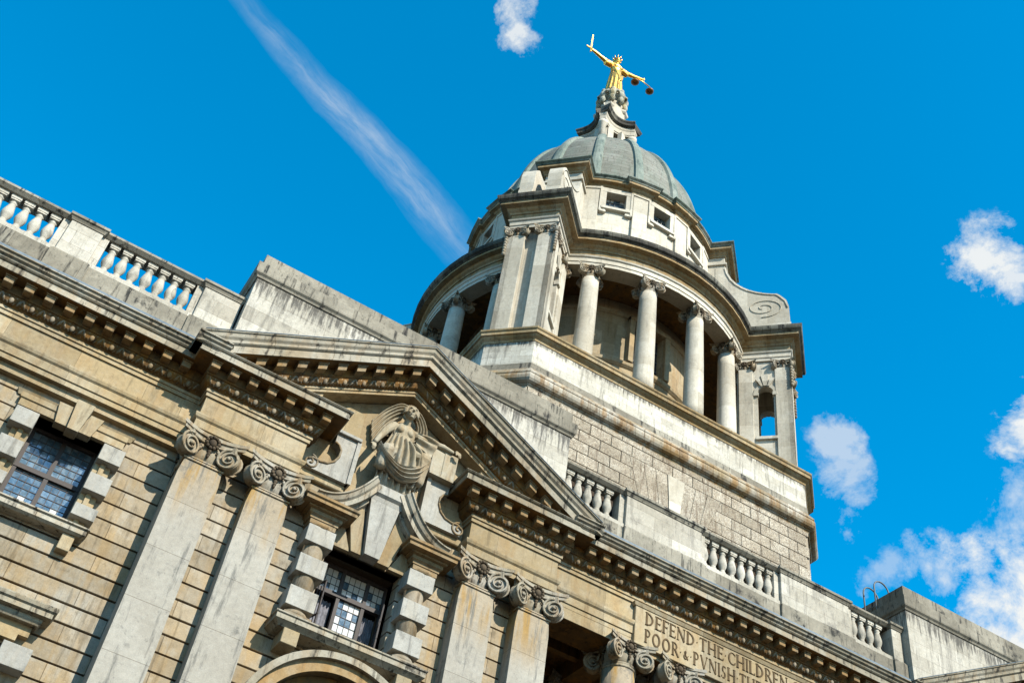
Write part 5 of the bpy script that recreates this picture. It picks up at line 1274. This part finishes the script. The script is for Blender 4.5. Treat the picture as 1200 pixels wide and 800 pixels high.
# the orb with its little supporting figures
orb = MB(); orb.ball((A.x, A.y, 55.42), .72, 24, 16)
for i in range(8):
    a = 2 * PI * i / 8 + .2; c_ = Vector((A.x + .68 * math.cos(a), A.y + .68 * math.sin(a), 54.95))
    orb.ball(c_ + Vector((0, 0, .62)), (.15, .15, .18), 10, 7); orb.ball(c_ + Vector((0, 0, .22)), (.22, .22, .32), 10, 7); orb.ball(c_ + Vector((0, 0, -.25)), (.2, .2, .28), 8, 6)
    b2 = a + .39; orb.tube([c_ + Vector((0, 0, .35)), Vector((A.x + .86 * math.cos(b2), A.y + .86 * math.sin(b2), 55.2)), Vector((A.x + .68 * math.cos(b2 + .39), A.y + .68 * math.sin(b2 + .39), 55.35))], [.09, .07, .09], 7)
oo = orb.build('orb', M['orb'], LAN); remesh(oo, .04, 2, .5)

# ================================================================== GILDED STATUE
ST = empty('gilded_statue', 'gilded statue of a woman with a sword and scales on top of the dome', 'statue')
sx, sy, sz = A.x, A.y, 56.05
def SP(x, y, z): return (sx + x, sy + y, sz + z)
s = MB()
# robe as stacked rings, torso, neck, head, arms
s.lathe([(.10, -.05), (.46, 0), (.44, .25), (.41, .7), (.39, 1.1), (.38, 1.45), (.36, 1.75), (.31, 2.05), (.29, 2.2)], SP(0, 0, 0), 20)
s.ball(SP(0, 0, 2.45), (.36, .25, .40), 14, 10); s.ball(SP(0, 0, 2.78), (.44, .23, .20), 14, 9); s.ball(SP(-.15, -.18, 2.55), .14, 10, 8); s.ball(SP(.15, -.18, 2.55), .14, 10, 8)
s.tube([SP(0, 0, 2.85), SP(0, -.02, 3.12)], [.14, .115], 10); s.ball(SP(0, -.03, 3.33), (.175, .20, .235), 14, 10); s.ball(SP(0, -.22, 3.31), (.03, .045, .06), 6, 5)
s.ball(SP(0, .05, 3.38), (.21, .21, .21), 12, 8)
chain(s, [SP(-.42, 0, 2.78), SP(-.85, -.02, 2.76), SP(-1.15, -.03, 2.83), SP(-1.45, -.04, 2.90), SP(-1.70, -.05, 2.93)], [.16, .13, .11, .095, .075])
chain(s, [SP(.42, 0, 2.78), SP(.80, -.02, 2.80), SP(1.15, -.03, 2.90), SP(1.45, -.04, 3.02), SP(1.70, -.05, 3.12)], [.16, .13, .11, .095, .075])
# sleeves
s.tube([SP(-.35, 0, 2.74), SP(-.62, 0, 2.68), SP(-.78, 0, 2.60)], [.2, .19, .15], 10); s.tube([SP(.35, 0, 2.74), SP(.62, 0, 2.70), SP(.78, 0, 2.64)], [.2, .19, .15], 10)
for i in range(12):
    a = 2 * PI * i / 12; s.tube([SP(.46 * math.cos(a), .44 * math.sin(a), .0), SP(.39 * math.cos(a + .08), .38 * math.sin(a + .08), 1.1), SP(.31 * math.cos(a), .28 * math.sin(a), 2.15)], [.07, .055, .03], 6)
s.tube([SP(-.34, -.28, 2.3), SP(0, -.36, 1.5), SP(.1, -.4, .95), SP(.22, -.34, 1.2), SP(.36, -.2, 1.9)], [.05, .07, .09, .07, .05], 7)
for hx, dz_, sg in ((-1.76, 2.94, -1), (1.76, 3.14, 1)):
    s.ball(SP(hx, -.05, dz_), (.085, .06, .075), 8, 6)
    for k in range(4): b0 = Vector(SP(hx + sg * .03, -.10, dz_ + (k - 1.5) * .04)); s.tube([b0, b0 + Vector((sg * .07, -.04, 0)), b0 + Vector((sg * .09, .05, 0))], [.024, .022, .018], 6)
    b0 = Vector(SP(hx, -.11, dz_ + .07)); s.tube([b0, b0 + Vector((sg * .05, -.03, .02))], [.024, .018], 6)
bo = s.build('body', M['gold'], ST); remesh(bo, .028, 1, .5)
cr = MB(); cr.lathe([(.20, 3.44), (.215, 3.50), (.20, 3.54)], SP(0, .0, 0), 16)
for i in range(9):
    a = 2 * PI * i / 9 + .1; cr.tube([SP(.2 * math.cos(a), .2 * math.sin(a), 3.50), SP(.30 * math.cos(a), .30 * math.sin(a), 3.72)], [.05, .006], 6)
cr.build('crown', M['gold'], ST)
sw = MB(); sw.box(-.035, .035, -.012, .012, .12, 1.55, 0, Matrix.Translation(SP(-1.80, -.05, 2.92))); sw.box(-.30, .30, -.03, .03, .06, .12, 0, Matrix.Translation(SP(-1.80, -.05, 2.92)))
sw.tube([SP(-1.80, -.05, 2.74), SP(-1.80, -.05, 3.0)], .03, 8); sw.ball(SP(-1.80, -.05, 2.70), .055, 8, 6); sw.build('sword', M['gold'], ST)
sl = MB(); sl.tube([SP(1.80, -.05, 3.16), SP(1.80, -.05, 2.96)], .025, 6); sl.tube([SP(1.28, -.05, 2.86), SP(1.80, -.05, 2.97), SP(2.32, -.05, 2.86)], .03, 6)
for hx in (1.28, 2.30):
    for a in (0, 120, 240): sl.tube([SP(hx, -.05, 2.85), SP(hx + .24 * math.cos(R(a)), -.05 + .24 * math.sin(R(a)), 2.42)], .012, 4)
so = sl.build('scale_beam', M['gold'], ST)
for hx in (1.28, 2.30):
    p = MB(); p.lathe([(.02, 2.30), (.14, 2.33), (.23, 2.40), (.24, 2.43), (.22, 2.43), (.13, 2.36), (.02, 2.34)], SP(hx, -.05, 0), 20); p.build('scale_pan', M['bronze'], ST)
print('objects', len(bpy.data.objects), 'cap used', cap_used)
